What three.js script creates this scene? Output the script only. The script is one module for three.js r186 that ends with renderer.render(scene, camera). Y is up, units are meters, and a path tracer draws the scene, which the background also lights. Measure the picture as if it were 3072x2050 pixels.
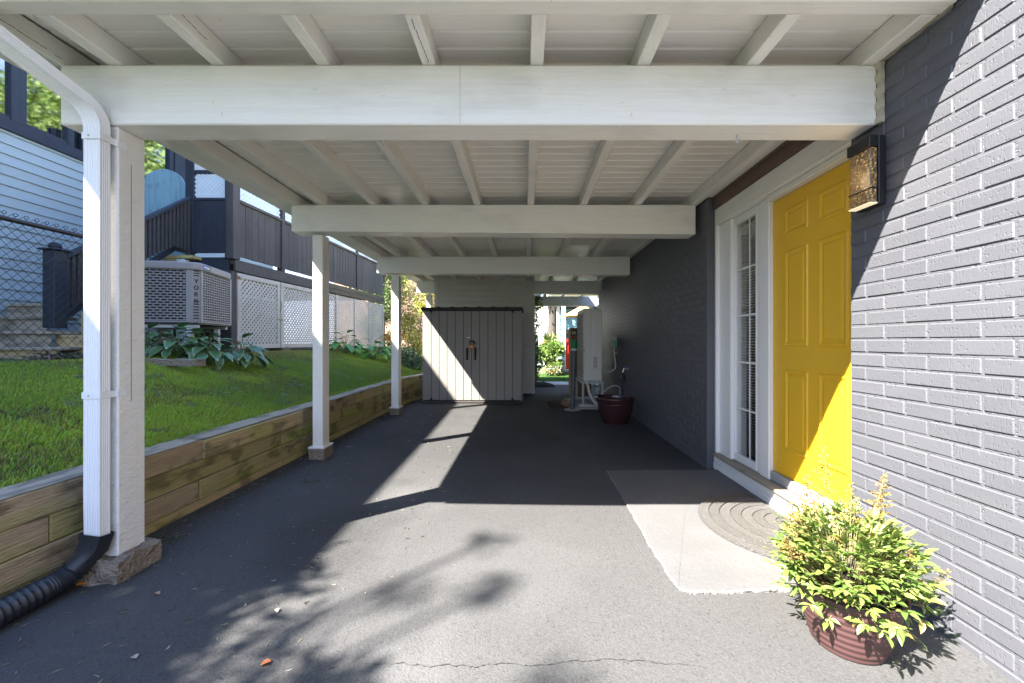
import * as THREE from 'three';
import { mergeGeometries, mergeVertices, toCreasedNormals } from 'three/addons/utils/BufferGeometryUtils.js';
import { TextGeometry } from 'three/addons/geometries/TextGeometry.js';
import { FontLoader } from 'three/addons/loaders/FontLoader.js';

// ---------------------------------------------------------------- camera, sky, sun, exposure
const scene = new THREE.Scene();
const F = 1229, VX = 1575, VY = 1026, H = 1.2;             // focal length and vanishing point of the photograph (3072 px wide)
const camera = new THREE.PerspectiveCamera(2 * Math.atan(1025 / F) * 180 / Math.PI, 3072 / 2050, 0.05, 400);
camera.position.set(0, H, 0);
camera.lookAt(0, H, -10);
camera.setViewOffset(3072, 2050, 1536 - VX, 1025 - VY, 3072, 2050);
const renderer = new THREE.WebGLRenderer({ antialias: true });
renderer.setSize(1024, 683);
renderer.toneMapping = THREE.LinearToneMapping;
renderer.toneMappingExposure = 6.7;
renderer.shadowMap.enabled = true;
const SUN = new THREE.Vector3(-0.71, 1, 0.58).normalize();
{
  const w = 256, h = 128, a = new Float32Array(w * h * 4);
  for (let y = 0; y < h; y++) for (let x = 0; x < w; x++) {
    const el = ((y + 0.5) / h - 0.5) * Math.PI, s = Math.max(0, Math.sin(el)), az = ((x + 0.5) / w - 0.5) * 2 * Math.PI;
    const dir = new THREE.Vector3(Math.cos(el) * Math.cos(az), Math.sin(el), Math.cos(el) * Math.sin(az));
    const near = Math.pow(Math.max(0, dir.dot(SUN)), 6) * 0.35, k = Math.pow(s, 0.42), i = (y * w + x) * 4, S = 0.40;
    a[i] = S * ((1 - k) * 0.98 + k * 0.16 + near); a[i + 1] = S * ((1 - k) * 1.02 + k * 0.38 + near); a[i + 2] = S * ((1 - k) * 1.06 + k * 0.95 + near * 0.9); a[i + 3] = 1;
    if (el < 0) { a[i] *= 0.35; a[i + 1] *= 0.36; a[i + 2] *= 0.34; }
  }
  const t = new THREE.DataTexture(a, w, h, THREE.RGBAFormat, THREE.FloatType);
  t.mapping = THREE.EquirectangularReflectionMapping; t.magFilter = THREE.LinearFilter; t.needsUpdate = true;
  scene.background = t; scene.environment = t;
}
const sun = new THREE.DirectionalLight(new THREE.Color(1, 0.93, 0.83), 5.0);
sun.position.copy(SUN).multiplyScalar(40).add(new THREE.Vector3(0, 0, -4)); sun.target.position.set(0, 0, -4);
sun.castShadow = true; sun.shadow.mapSize.set(4096, 4096); sun.shadow.radius = 1;
Object.assign(sun.shadow.camera, { left: -16, right: 16, top: 16, bottom: -16, near: 1, far: 90 });
scene.add(sun, sun.target);

// ---------------------------------------------------------------- helpers
let seed = 7;
const rnd = () => { seed = (seed + 0x6d2b79f5) | 0; let t = Math.imul(seed ^ (seed >>> 15), 1 | seed); t = (t + Math.imul(t ^ (t >>> 7), 61 | t)) ^ t; return ((t ^ (t >>> 14)) >>> 0) / 4294967296; };
const rr = (a, b) => a + (b - a) * rnd();
const V = (x, y, z) => new THREE.Vector3(x, y, z);
const clamp = (x, a, b) => Math.min(b, Math.max(a, x)), lerp = (a, b, t) => a + (b - a) * t, smooth = (a, b, x) => { const t = clamp((x - a) / (b - a), 0, 1); return t * t * (3 - 2 * t); };
const at = (px, py, d) => V((px - VX) * d / F, H - (py - VY) * d / F, -d);      // a pixel of the photograph at a depth
const used = {};
const numbered = (n) => { used[n] = (used[n] ?? -1) + 1; return used[n] ? n + '_' + String(used[n]).padStart(3, '0') : n; };
function shade(o) { o.castShadow = true; o.receiveShadow = true; return o; }
function thing(name, label, category, pos = [0, 0, 0], turn = 0, group) {
  const g = new THREE.Group(); g.name = numbered(name); g.position.set(...pos); g.rotation.y = turn; g.userData = { label, category };
  if (group) g.userData.group = group;
  scene.add(g); return g;
}
function solo(name, label, category, geo, mat, group) { const m = shade(new THREE.Mesh(geo, mat)); m.name = numbered(name); m.userData = { label, category }; if (group) m.userData.group = group; scene.add(m); return m; }
function struct(name, geo, mat) { const m = shade(new THREE.Mesh(geo, mat)); m.name = name; m.userData.kind = 'structure'; scene.add(m); return m; }
function baseOf(o) { const p = V(0, 0, 0); for (let q = o; q && q !== scene; q = q.parent) p.add(q.position); return p; }
// a part: its geometry is given in world coordinates unless the thing is turned (local = true)
function part(parent, name, geo, mat, opt = {}) {
  if (Array.isArray(geo)) geo = mergeGeometries(geo.map((g) => (g.index ? g.toNonIndexed() : g)));
  if (!opt.local) { const b = baseOf(parent); geo.translate(-b.x, -b.y, -b.z); }
  const m = shade(new THREE.Mesh(geo, mat)); m.name = name; parent.add(m);
  if (opt.label) m.userData.label = opt.label;
  if (opt.stuff) m.userData.kind = 'stuff';
  return m;
}
// chamfered box with uv in metres (u along the grain)
function bx(x0, x1, y0, y1, z0, z1, o = {}) {
  if (x0 > x1) [x0, x1] = [x1, x0]; if (y0 > y1) [y0, y1] = [y1, y0]; if (z0 > z1) [z0, z1] = [z1, z0];
  const b = Math.min(o.b ?? 0.004, (x1 - x0) / 2.5, (y1 - y0) / 2.5, (z1 - z0) / 2.5), lo = [x0, y0, z0], hi = [x1, y1, z1], tri = [];
  const pt = (s, ax) => { const p = []; for (let k = 0; k < 3; k++) { const e = k === ax ? 0 : b; p[k] = s[k] < 0 ? lo[k] + e : hi[k] - e; } return p; };
  const quad = (a, c, d, e) => tri.push(a, c, d, a, d, e);
  const dirs = [[1, 2], [2, 0], [0, 1]];
  for (let ax = 0; ax < 3; ax++) for (const s of [-1, 1]) {
    const [u, v] = dirs[ax], c = (su, sv) => { const q = [0, 0, 0]; q[ax] = s; q[u] = su; q[v] = sv; return pt(q, ax); };
    if (s > 0) quad(c(-1, -1), c(1, -1), c(1, 1), c(-1, 1)); else quad(c(-1, -1), c(-1, 1), c(1, 1), c(1, -1));
  }
  for (let ax = 0; ax < 3; ax++) { const [u, v] = dirs[ax]; for (const su of [-1, 1]) for (const sv of [-1, 1]) {
    const q = (sa) => { const k = [0, 0, 0]; k[ax] = sa; k[u] = su; k[v] = sv; return k; };
    const A = pt(q(-1), u), B = pt(q(1), u), C = pt(q(1), v), D = pt(q(-1), v);
    if (su * sv > 0) quad(A, D, C, B); else quad(A, B, C, D);
  } }
  for (const a of [-1, 1]) for (const c of [-1, 1]) for (const e of [-1, 1]) { const q = [a, c, e]; const t = [pt(q, 0), pt(q, 1), pt(q, 2)]; if (a * c * e < 0) t.reverse(); tri.push(...t); }
  const g = new THREE.BufferGeometry(); g.setAttribute('position', new THREE.Float32BufferAttribute(tri.flat(), 3)); g.computeVertexNormals();
  const size = [x1 - x0, y1 - y0, z1 - z0], gr = o.grain ?? size.indexOf(Math.max(...size));
  return boxUV(g, gr);
}
function boxUV(g, gr = 0) {
  if (g.index) g = g.toNonIndexed();
  const p = g.attributes.position, n = p.count, uv = new Float32Array(n * 2), ou = rnd() * 7, ov = rnd() * 7, A = V(), B = V(), C = V();
  for (let i = 0; i < n; i += 3) {
    A.fromBufferAttribute(p, i); B.fromBufferAttribute(p, i + 1); C.fromBufferAttribute(p, i + 2);
    const N = B.clone().sub(A).cross(C.clone().sub(A)), m = [Math.abs(N.x), Math.abs(N.y), Math.abs(N.z)], ax = m.indexOf(Math.max(...m));
    let [u, v] = [[2, 1], [0, 2], [0, 1]][ax];
    if (v === gr) [u, v] = [v, u];
    for (let k = 0; k < 3; k++) { const q = [A, B, C][k].toArray(); uv[(i + k) * 2] = q[u] + ou; uv[(i + k) * 2 + 1] = q[v] + ov; }
  }
  g.setAttribute('uv', new THREE.BufferAttribute(uv, 2)); return g;
}
const merge = (list) => mergeGeometries(list.map((g) => (g.index ? g.toNonIndexed() : g)));
// bar of rectangular section between two points
function bar(a, b, w, t, up = V(0, 1, 0)) {
  const L = a.distanceTo(b), g = bx(-w / 2, w / 2, -t / 2, t / 2, 0, L, { b: Math.min(w, t) * 0.12, grain: 2 });
  const z = b.clone().sub(a).normalize(), x = up.clone().cross(z).normalize(), y = z.clone().cross(x);
  return g.applyMatrix4(new THREE.Matrix4().makeBasis(x, y, z).setPosition(a));
}
function tube(pts, r, seg = 24, rad = 8, closed = false) { return new THREE.TubeGeometry(new THREE.CatmullRomCurve3(pts, closed, 'centripetal'), seg, r, rad, closed); }
function rod(a, b, r0, r1 = r0, n = 8) {
  const g = new THREE.CylinderGeometry(r1, r0, a.distanceTo(b), n, 1), y = b.clone().sub(a).normalize();
  return g.applyQuaternion(new THREE.Quaternion().setFromUnitVectors(V(0, 1, 0), y)).translate((a.x + b.x) / 2, (a.y + b.y) / 2, (a.z + b.z) / 2);
}
// sweep a closed profile [[a, b], ...] along points; a runs across (about X), b to the front
function sweep(path, prof, wide = V(1, 0, 0), scales) {
  const n = prof.length, pos = [], uv = [], idx = [];
  let len = 0;
  path.forEach((p, i) => {
    const T = path[Math.min(i + 1, path.length - 1)].clone().sub(path[Math.max(i - 1, 0)]).normalize(), W = wide.clone().sub(T.clone().multiplyScalar(wide.dot(T))).normalize(), D = W.clone().cross(T);
    if (i) len += p.distanceTo(path[i - 1]);
    const s = scales ? scales[i] : 1;
    for (let k = 0; k <= n; k++) { const [a, b] = prof[k % n], q = p.clone().addScaledVector(W, a * s).addScaledVector(D, b * s); pos.push(q.x, q.y, q.z); uv.push(len, k * 0.02); }
  });
  for (let i = 0; i < path.length - 1; i++) for (let k = 0; k < n; k++) { const a = i * (n + 1) + k, b = a + n + 1; idx.push(a, a + 1, b, b, a + 1, b + 1); }
  const g = new THREE.BufferGeometry(); g.setAttribute('position', new THREE.Float32BufferAttribute(pos, 3)); g.setAttribute('uv', new THREE.Float32BufferAttribute(uv, 2)); g.setIndex(idx); g.computeVertexNormals();
  return g;
}
function jitter(g, amp, f = 9, s = 0) { const p = g.attributes.position; for (let i = 0; i < p.count; i++) { const x = p.getX(i), y = p.getY(i), z = p.getZ(i); const h = (q) => Math.sin(x * f + q * 1.7 + s) * Math.cos(y * f * 1.3 + q * 2.9) * Math.sin(z * f * 0.9 + q * 4.1 + s * 2); p.setXYZ(i, x + amp * h(1), y + amp * h(2), z + amp * h(3)); } g.computeVertexNormals(); return g; }

// ---------------------------------------------------------------- procedural textures
const hash = (x, y, s) => { let h = Math.imul(x, 374761393) + Math.imul(y, 668265263) + Math.imul(s, 1442695041); h = Math.imul(h ^ (h >>> 13), 1274126177); return ((h ^ (h >>> 16)) >>> 0) / 4294967296; };
function vnoise(x, y, px, py, s) {
  const x0 = Math.floor(x), y0 = Math.floor(y), fx = x - x0, fy = y - y0, ux = fx * fx * (3 - 2 * fx), uy = fy * fy * (3 - 2 * fy), w = (a, p) => ((a % p) + p) % p;
  const a = hash(w(x0, px), w(y0, py), s), b = hash(w(x0 + 1, px), w(y0, py), s), c = hash(w(x0, px), w(y0 + 1, py), s), d = hash(w(x0 + 1, px), w(y0 + 1, py), s);
  return a + (b - a) * ux + (c - a) * uy + (a - b - c + d) * ux * uy;
}
function fbm(u, v, fx, fy, oct, s) { let t = 0, a = 0.5, n = 0; for (let i = 0; i < oct; i++) { t += a * vnoise(u * fx, v * fy, fx, fy, s + i); n += a; a *= 0.5; fx *= 2; fy *= 2; } return t / n; }
const enc = (c) => 255 * (c <= 0.0031308 ? 12.92 * c : 1.055 * Math.pow(c, 1 / 2.4) - 0.055);
function tex(w, h, metres, fn, color = true) {
  const a = new Uint8Array(w * h * 4);
  for (let y = 0; y < h; y++) for (let x = 0; x < w; x++) {
    const c = fn(x / w, y / h), i = (y * w + x) * 4;
    if (color) { a[i] = clamp(enc(clamp(c[0], 0, 1)), 0, 255); a[i + 1] = clamp(enc(clamp(c[1], 0, 1)), 0, 255); a[i + 2] = clamp(enc(clamp(c[2], 0, 1)), 0, 255); } else a[i] = a[i + 1] = a[i + 2] = clamp(c * 255, 0, 255);
    a[i + 3] = 255;
  }
  const t = new THREE.DataTexture(a, w, h); t.wrapS = t.wrapT = THREE.RepeatWrapping; t.magFilter = THREE.LinearFilter; t.minFilter = THREE.LinearMipmapLinearFilter; t.generateMipmaps = true;
  if (color) t.colorSpace = THREE.SRGBColorSpace;
  t.repeat.set(1 / metres, 1 / (metres * h / w)); t.needsUpdate = true; return t;
}
const btex = (w, h, m, fn) => tex(w, h, m, fn, false);
const std = (color, o = {}) => { const m = new THREE.MeshStandardMaterial({ roughness: 0.7, metalness: 0, ...o }); if (color) m.color.setRGB(...color); m.side = o.side ?? THREE.FrontSide; return m; };

// painted timber: brushed, slightly dirty
const paintMap = tex(1024, 512, 2.0, (u, v) => { const g = fbm(u, v, 6, 90, 3, 11), d = fbm(u, v, 5, 5, 4, 21), s = smooth(0.62, 0.78, fbm(u, v, 12, 8, 4, 31)), k = 0.93 + 0.07 * g - 0.10 * smooth(0.55, 0.8, d); const nick = vnoise(u * 90, v * 60, 90, 60, 41) > 0.985 ? 0.75 : 1; return [k * nick, (k - 0.012 * s) * nick, (k - 0.045 * s - 0.02 * d) * nick]; });
const paintBump = btex(1024, 512, 1.2, (u, v) => 0.6 * fbm(u, v, 5, 110, 4, 51) + 0.4 * fbm(u, v, 40, 60, 3, 61));
const stuccoBump = btex(512, 512, 0.35, (u, v) => { const w = 0.05 * fbm(u, v, 4, 4, 3, 71); return 0.7 * fbm(u + w, v + w, 18, 8, 4, 81) + 0.3 * vnoise(u * 60, v * 30, 60, 30, 91); });
const WHITE = [0.86, 0.84, 0.79];
const M = {};
M.white = std(WHITE, { map: paintMap, bumpMap: paintBump, bumpScale: 0.003, roughness: 0.42 });
M.whiteBeam = std([0.87, 0.865, 0.835], { map: paintMap, bumpMap: paintBump, bumpScale: 0.003, roughness: 0.4 });
M.ceil = std([0.85, 0.83, 0.785], { map: paintMap, bumpMap: paintBump, bumpScale: 0.002, roughness: 0.3 });
M.postWhite = std([0.82, 0.80, 0.76], { map: paintMap, bumpMap: stuccoBump, bumpScale: 0.005, roughness: 0.5 });
M.alu = std([0.82, 0.83, 0.84], { roughness: 0.35 });
M.vinyl = std([0.83, 0.83, 0.82], { roughness: 0.4 });
M.siding = std([0.70, 0.68, 0.62], { map: paintMap, bumpMap: paintBump, bumpScale: 0.002, roughness: 0.5 });
// painted brick: pits and drag marks
const brickBump = btex(1024, 1024, 0.5, (u, v) => { const pit = smooth(0.70, 0.86, fbm(u, v, 60, 34, 2, 101)), drag = smooth(0.72, 0.9, vnoise(u * 140, v * 26, 140, 26, 111)); return 0.75 + 0.18 * fbm(u, v, 90, 90, 2, 121) - 0.65 * pit - 0.3 * drag; });
const brickMap = tex(512, 512, 1.1, (u, v) => { const k = 0.9 + 0.16 * fbm(u, v, 7, 7, 4, 131); return [k, k, k * 1.01]; });
M.brick = std([0.104, 0.108, 0.124], { map: brickMap, bumpMap: brickBump, bumpScale: 0.0015, roughness: 0.55 });
M.brickB = std([0.098, 0.102, 0.117], { map: brickMap, bumpMap: brickBump, bumpScale: 0.0017, roughness: 0.55 });
M.mortar = std([0.106, 0.11, 0.126], { map: brickMap, bumpMap: brickBump, bumpScale: 0.003, roughness: 0.5 });
// asphalt
const asphaltMap = tex(2048, 2048, 5, (u, v) => {
  const m = fbm(u, v, 3, 3, 5, 141), p = smooth(0.55, 0.75, fbm(u, v, 6, 9, 4, 151)), sp = vnoise(u * 900, v * 900, 900, 900, 161), gr = vnoise(u * 420, v * 420, 420, 420, 171), li = hash(Math.floor(u * 2048), Math.floor(v * 2048), 5);
  const pale = smooth(0.56, 0.74, fbm(u, v, 7, 5, 5, 155)), oil = smooth(0.66, 0.8, fbm(u, v, 5, 4, 4, 157));
  let k = 0.058 + 0.045 * m + 0.010 * p + 0.026 * pale - 0.022 * oil + 0.030 * (sp - 0.5) * (0.6 + gr) + (li > 0.9975 ? 0.12 : 0) - (sp < 0.12 ? 0.018 : 0);
  k *= 0.75; return [k * 0.985, k * 0.995, k * 1.03];
});
const asphaltBump = btex(1024, 1024, 1.3, (u, v) => { const a = vnoise(u * 300, v * 300, 300, 300, 181), b = vnoise(u * 170, v * 170, 170, 170, 191); return 0.55 * smooth(0.2, 0.7, a) + 0.3 * b + 0.15 * vnoise(u * 430, v * 430, 430, 430, 201); });
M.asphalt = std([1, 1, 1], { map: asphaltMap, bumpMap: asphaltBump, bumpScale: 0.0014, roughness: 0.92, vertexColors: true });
const concMap = tex(1024, 1024, 1.6, (u, v) => { const k = 0.7 + 0.35 * fbm(u, v, 5, 5, 5, 211) + 0.18 * (vnoise(u * 400, v * 400, 400, 400, 221) - 0.5); return [k, k * 0.995, k * 0.985]; });
const concBump = btex(512, 512, 0.5, (u, v) => fbm(u, v, 30, 30, 4, 231));
M.slab = std([0.116, 0.118, 0.124], { map: concMap, bumpMap: concBump, bumpScale: 0.0018, roughness: 0.75 });
M.slabEdge = std([0.16, 0.157, 0.15], { map: concMap, bumpMap: concBump, bumpScale: 0.01, roughness: 0.9 });
M.concrete = std([0.27, 0.225, 0.175], { map: concMap, bumpMap: concBump, bumpScale: 0.02, roughness: 0.95 });
M.concPale = std([0.5, 0.48, 0.44], { map: concMap, bumpMap: concBump, bumpScale: 0.006, roughness: 0.9 });
// weathered timber
const woodTex = (base, dark, moss, s) => tex(1024, 256, 1.6, (u, v) => {
  const wob = 0.03 * fbm(u, v, 3, 3, 3, s), g = fbm(u, v + wob, 5, 64, 4, s + 10), st = smooth(0.5, 0.72, fbm(u, v, 9, 5, 5, s + 20)), f = fbm(u, v, 60, 200, 2, s + 30), ms = smooth(0.42, 0.62, fbm(u, v, 4, 3, 4, s + 40));
  const k = (0.72 + 0.5 * g) * (0.85 + 0.3 * f) * (1 - 0.62 * st * dark), m = ms * moss;
  return [base[0] * k * (1 - 0.25 * m), base[1] * k * (1 + 0.02 * m), base[2] * k * (1 - 0.6 * m)];
});
const woodBump = btex(1024, 256, 1.4, (u, v) => { const wob = 0.03 * fbm(u, v, 3, 3, 3, 301); return 0.6 * fbm(u, v + wob, 5, 70, 4, 311) + 0.4 * fbm(u, v, 40, 160, 2, 321); });
M.timberBrown = std([1, 1, 1], { map: woodTex([0.38, 0.29, 0.18], 1, 0.35, 400), bumpMap: woodBump, bumpScale: 0.008, roughness: 0.9 });
M.timberOlive = std([1, 1, 1], { map: woodTex([0.36, 0.30, 0.13], 0.8, 0.8, 450), bumpMap: woodBump, bumpScale: 0.008, roughness: 0.9 });
M.timberTan = std([1, 1, 1], { map: woodTex([0.48, 0.37, 0.20], 0.8, 0.5, 500), bumpMap: woodBump, bumpScale: 0.008, roughness: 0.9 });
M.timberGrey = std([1, 1, 1], { map: woodTex([0.38, 0.33, 0.26], 0.7, 0.1, 550), bumpMap: woodBump, bumpScale: 0.008, roughness: 0.9 });
const stainTex = woodTex([1, 1, 1], 0.35, 0, 600);
M.darkStain = std([0.044, 0.043, 0.046], { map: stainTex, bumpMap: woodBump, bumpScale: 0.004, roughness: 0.7 });
M.darkStain2 = std([0.057, 0.054, 0.055], { map: stainTex, bumpMap: woodBump, bumpScale: 0.004, roughness: 0.7 });
M.navy = std([0.015, 0.024, 0.04], { map: stainTex, bumpMap: woodBump, bumpScale: 0.003, roughness: 0.6 });
M.gateBlue = std([0.23, 0.41, 0.50], { map: stainTex, bumpMap: woodBump, bumpScale: 0.003, roughness: 0.6 });
M.lattice = std([0.47, 0.455, 0.41], { map: woodTex([1, 1, 1], 0.28, 0, 650), roughness: 0.75 });
M.latticeBlue = std([0.52, 0.62, 0.68], { roughness: 0.7 });
M.rimOlive = std([0.10, 0.09, 0.065], { map: stainTex, bumpMap: woodBump, bumpScale: 0.005, roughness: 0.85 });
M.neighSiding = std([0.36, 0.46, 0.51], { roughness: 0.5, map: paintMap });
M.brown = std([0.15, 0.095, 0.07], { map: stainTex, roughness: 0.6 });
M.sillWood = std([0.30, 0.27, 0.22], { map: woodTex([1, 1, 1], 0.7, 0, 700), bumpMap: woodBump, bumpScale: 0.004, roughness: 0.8 });
M.yellow = std([0.82, 0.475, 0.022], { roughness: 0.38 });
M.black = std([0.012, 0.012, 0.013], { roughness: 0.45 });
M.blackMatte = std([0.015, 0.015, 0.016], { roughness: 0.8 });
M.steel = std([0.55, 0.56, 0.57], { roughness: 0.35, metalness: 0.9 });
M.galv = std([0.42, 0.43, 0.44], { roughness: 0.5, metalness: 0.2 });
M.condenser = std([0.225, 0.218, 0.218], { roughness: 0.45 });
M.pump = std([0.72, 0.70, 0.63], { roughness: 0.42 });
M.dark = std([0.02, 0.02, 0.02], { roughness: 0.9 });
M.glass = new THREE.MeshPhysicalMaterial({ transmission: 1, thickness: 0, roughness: 0.02, ior: 1.5 });
M.mirrorGlass = std([0.50, 0.53, 0.55], { roughness: 0.03, metalness: 1 });
const shedMap = tex(512, 512, 0.7, (u, v) => { const k = 0.86 + 0.28 * fbm(u, v, 4, 90, 3, 801); return [k, k, k]; });
M.shed = std([0.27, 0.25, 0.225], { map: shedMap, bumpMap: woodBump, bumpScale: 0.002, roughness: 0.6 });
M.shedDark = std([0.028, 0.022, 0.02], { roughness: 0.6 });
M.pot = std([0.072, 0.034, 0.033], { roughness: 0.55, map: brickMap });
M.potGlaze = std([0.055, 0.022, 0.024], { roughness: 0.22 });
M.soil = std([0.035, 0.024, 0.016], { map: concMap, bumpMap: concBump, bumpScale: 0.03, roughness: 1 });
const leafMat = (c, o = {}) => { const m = new THREE.MeshPhysicalMaterial({ roughness: 0.55, side: THREE.DoubleSide, transmission: 0.3, thickness: 0, vertexColors: true, ...o }); m.color.setRGB(...c); return m; };
M.leaf = leafMat([1, 1, 1]);

const font = await new FontLoader().loadAsync('fonts/droid/droid_sans_bold.typeface.json');

// ---------------------------------------------------------------- leaves
// one pointed leaf lying along +z, folded at the midrib, tip bent down
function leafShape(L, W, fold = 0.25, bend = 0.25, n = 4, c0 = null, edge = null) {
  const pos = [], col = [], idx = [], rows = [];
  for (let i = 0; i <= n; i++) { const t = i / n, w = W * 0.5 * Math.pow(Math.sin(Math.PI * Math.min(0.999, Math.pow(t, 0.8) * 0.985 + 0.012)), 0.9), z = L * t, y = -bend * L * t * t; rows.push([[-w, y + w * fold, z], [-w * 0.8, y + w * fold * 0.85, z], [0, y, z], [w * 0.8, y + w * fold * 0.85, z], [w, y + w * fold, z]].filter((_, k) => edge || k % 4 === 0 || k === 2)); }
  const nc = rows[0].length;
  rows.forEach((r, i) => r.forEach((p, k) => { pos.push(...p); const c = edge && (k === 0 || k === 4 || i === n) ? edge : c0 ?? [1, 1, 1]; col.push(...c); }));
  for (let i = 0; i < n; i++) for (let k = 0; k < nc - 1; k++) { const a = i * nc + k, b = a + nc; idx.push(a, b, a + 1, b, b + 1, a + 1); }
  const g = new THREE.BufferGeometry(); g.setAttribute('position', new THREE.Float32BufferAttribute(pos, 3)); g.setAttribute('color', new THREE.Float32BufferAttribute(col, 3)); g.setIndex(idx); g.computeVertexNormals(); return g;
}
const aim = (pos, dir, roll = 0, s = 1) => { const z = dir.clone().normalize(), x = V(0, 1, 0).cross(z); if (x.lengthSq() < 1e-4) x.set(1, 0, 0); x.normalize(); const y = z.clone().cross(x); const m = new THREE.Matrix4().makeBasis(x, y, z); m.multiply(new THREE.Matrix4().makeRotationZ(roll)); m.scale(V(s, s, s)); return m.setPosition(pos); };
function tint(g, c) { const a = g.attributes.color; for (let i = 0; i < a.count; i++) a.setXYZ(i, a.getX(i) * c[0], a.getY(i) * c[1], a.getZ(i) * c[2]); return g; }
// many small folded leaves as one geometry: spots = [[position, direction, size, colour], ...]
function leafCloud(spots, aspect = 0.5) {
  const n = spots.length, pos = new Float32Array(n * 12), col = new Float32Array(n * 12), nor = new Float32Array(n * 12), idx = new Uint32Array(n * 6);
  const x = V(), y = V(), z = V(), N = V();
  spots.forEach(([p, d, s, c], i) => {
    z.copy(d).normalize(); x.set(rr(-1, 1), rr(-0.4, 0.4), rr(-1, 1)).cross(z).normalize(); y.copy(z).cross(x);
    const w = s * aspect * 0.5, f = s * 0.1, q = [[0, 0, 0], [-w, f, s * 0.5], [w, f, s * 0.5], [0, -f, s]];
    q.forEach(([a, b, e], k) => { const o = i * 12 + k * 3; pos[o] = p.x + x.x * a + y.x * b + z.x * e; pos[o + 1] = p.y + x.y * a + y.y * b + z.y * e; pos[o + 2] = p.z + x.z * a + y.z * b + z.z * e; col.set(c, o); nor[o] = y.x; nor[o + 1] = y.y; nor[o + 2] = y.z; });
    idx.set([i * 4, i * 4 + 1, i * 4 + 3, i * 4, i * 4 + 3, i * 4 + 2], i * 6);
  });
  const g = new THREE.BufferGeometry(); g.setAttribute('position', new THREE.BufferAttribute(pos, 3)); g.setAttribute('normal', new THREE.BufferAttribute(nor, 3)); g.setAttribute('color', new THREE.BufferAttribute(col, 3)); g.setIndex(new THREE.BufferAttribute(idx, 1)); return g;
}
const vary = (c, k = 0.3) => { const a = 1 + rr(-k, k), b = rr(-k, k) * 0.4; return [c[0] * a * (1 + b), c[1] * a, c[2] * a * (1 - b)]; };
function crownSpots(n, blobs, size, color, lean = 0.2) {
  const out = [], total = blobs.reduce((s, b) => s + b[1] * b[1], 0);
  for (const [c, r, sy = 1] of blobs) {
    const m = Math.round(n * r * r / total), tone = 1 + rr(-0.2, 0.2);
    for (let i = 0; i < m; i++) {
      const d = V(rr(-1, 1), rr(-1, 1), rr(-1, 1)); if (d.lengthSq() < 0.02) d.set(0, 1, 0); d.normalize();
      const k = r * Math.pow(rnd(), 0.45) * (0.8 + 0.35 * Math.sin(d.x * 5 + c.x) * Math.cos(d.z * 6 + c.z + d.y * 4)), p = V(c.x + d.x * k, c.y + d.y * k * sy, c.z + d.z * k);
      out.push([p, d.clone().add(V(rr(-0.8, 0.8), rr(-0.9, 0.5) - lean, rr(-0.8, 0.8))), size * rr(0.6, 1.25), vary(color.map((q) => q * tone))]);
    }
  }
  return out;
}
function tree(name, label, cat, base, opt, group) {
  const t = thing(name, label, cat, base.toArray(), 0, group), { h, r, n, size, color, bark = [0.12, 0.095, 0.075], trunkR = 0.12, lift = 0.4, sy = 1, blobs: given } = opt;
  const wood = [], blobs = given ?? [];
  const top = base.clone().add(V(rr(-0.2, 0.2), h * 0.86, rr(-0.2, 0.2)));
  const mid = base.clone().lerp(top, 0.5).add(V(rr(-0.1, 0.1), 0, rr(-0.1, 0.1)));
  wood.push(rod(base, mid, trunkR, trunkR * 0.7, 9), rod(mid, top, trunkR * 0.7, trunkR * 0.15, 7));
  if (!given) for (let i = 0; i < 11; i++) { const a = i * 2.4, q = i / 10, y = lerp(h * lift, h * 0.92, q), k = r * Math.sin(Math.PI * (0.18 + 0.72 * q)) * 0.62; blobs.push([base.clone().add(V(Math.cos(a) * k, y, Math.sin(a) * k)), r * rr(0.38, 0.6), sy]); }
  for (const [c] of blobs) { const s = base.clone().lerp(top, clamp((c.y - base.y) / h - 0.2, 0.12, 0.85)); wood.push(rod(s, c, trunkR * 0.3, trunkR * 0.08, 5)); }
  part(t, 'trunk', wood, std(bark, { roughness: 0.95, bumpMap: woodBump, bumpScale: 0.02 }));
  part(t, 'crown', leafCloud(crownSpots(n, blobs, size, color)), M.leaf, { stuff: true });
  return t;
}

// ---------------------------------------------------------------- ground, driveway, lawn
const gy = (x, d) => 0.0135 * (1.0 - x) + 0.004 * Math.sin(x * 2.1 + 1) * Math.cos(d * 1.3);
const lawnY = (x, d) => { const k = -2.44 - x; return 0.475 + 0.30 * clamp(k, 0, 1.72) + 0.02 * clamp(k - 1.72, 0, 8) + 0.018 * Math.sin(x * 2.6 + d * 1.1) * Math.sin(d * 1.7) * smooth(0.05, 0.5, k); };
function sheet(x0, x1, d0, d1, nx, nd, fy, colour) {
  const pos = [], uv = [], col = [], idx = [];
  for (let j = 0; j <= nd; j++) for (let i = 0; i <= nx; i++) { const x = lerp(x0, x1, i / nx), d = lerp(d0, d1, j / nd); pos.push(x, fy(x, d), -d); uv.push(x, d); if (colour) col.push(...colour(x, d)); }
  for (let j = 0; j < nd; j++) for (let i = 0; i < nx; i++) { const a = j * (nx + 1) + i, b = a + nx + 1; idx.push(a, a + 1, b, b, a + 1, b + 1); }
  const g = new THREE.BufferGeometry(); g.setAttribute('position', new THREE.Float32BufferAttribute(pos, 3)); g.setAttribute('uv', new THREE.Float32BufferAttribute(uv, 2)); if (colour) g.setAttribute('color', new THREE.Float32BufferAttribute(col, 3)); g.setIndex(idx); g.computeVertexNormals(); return g;
}
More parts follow.
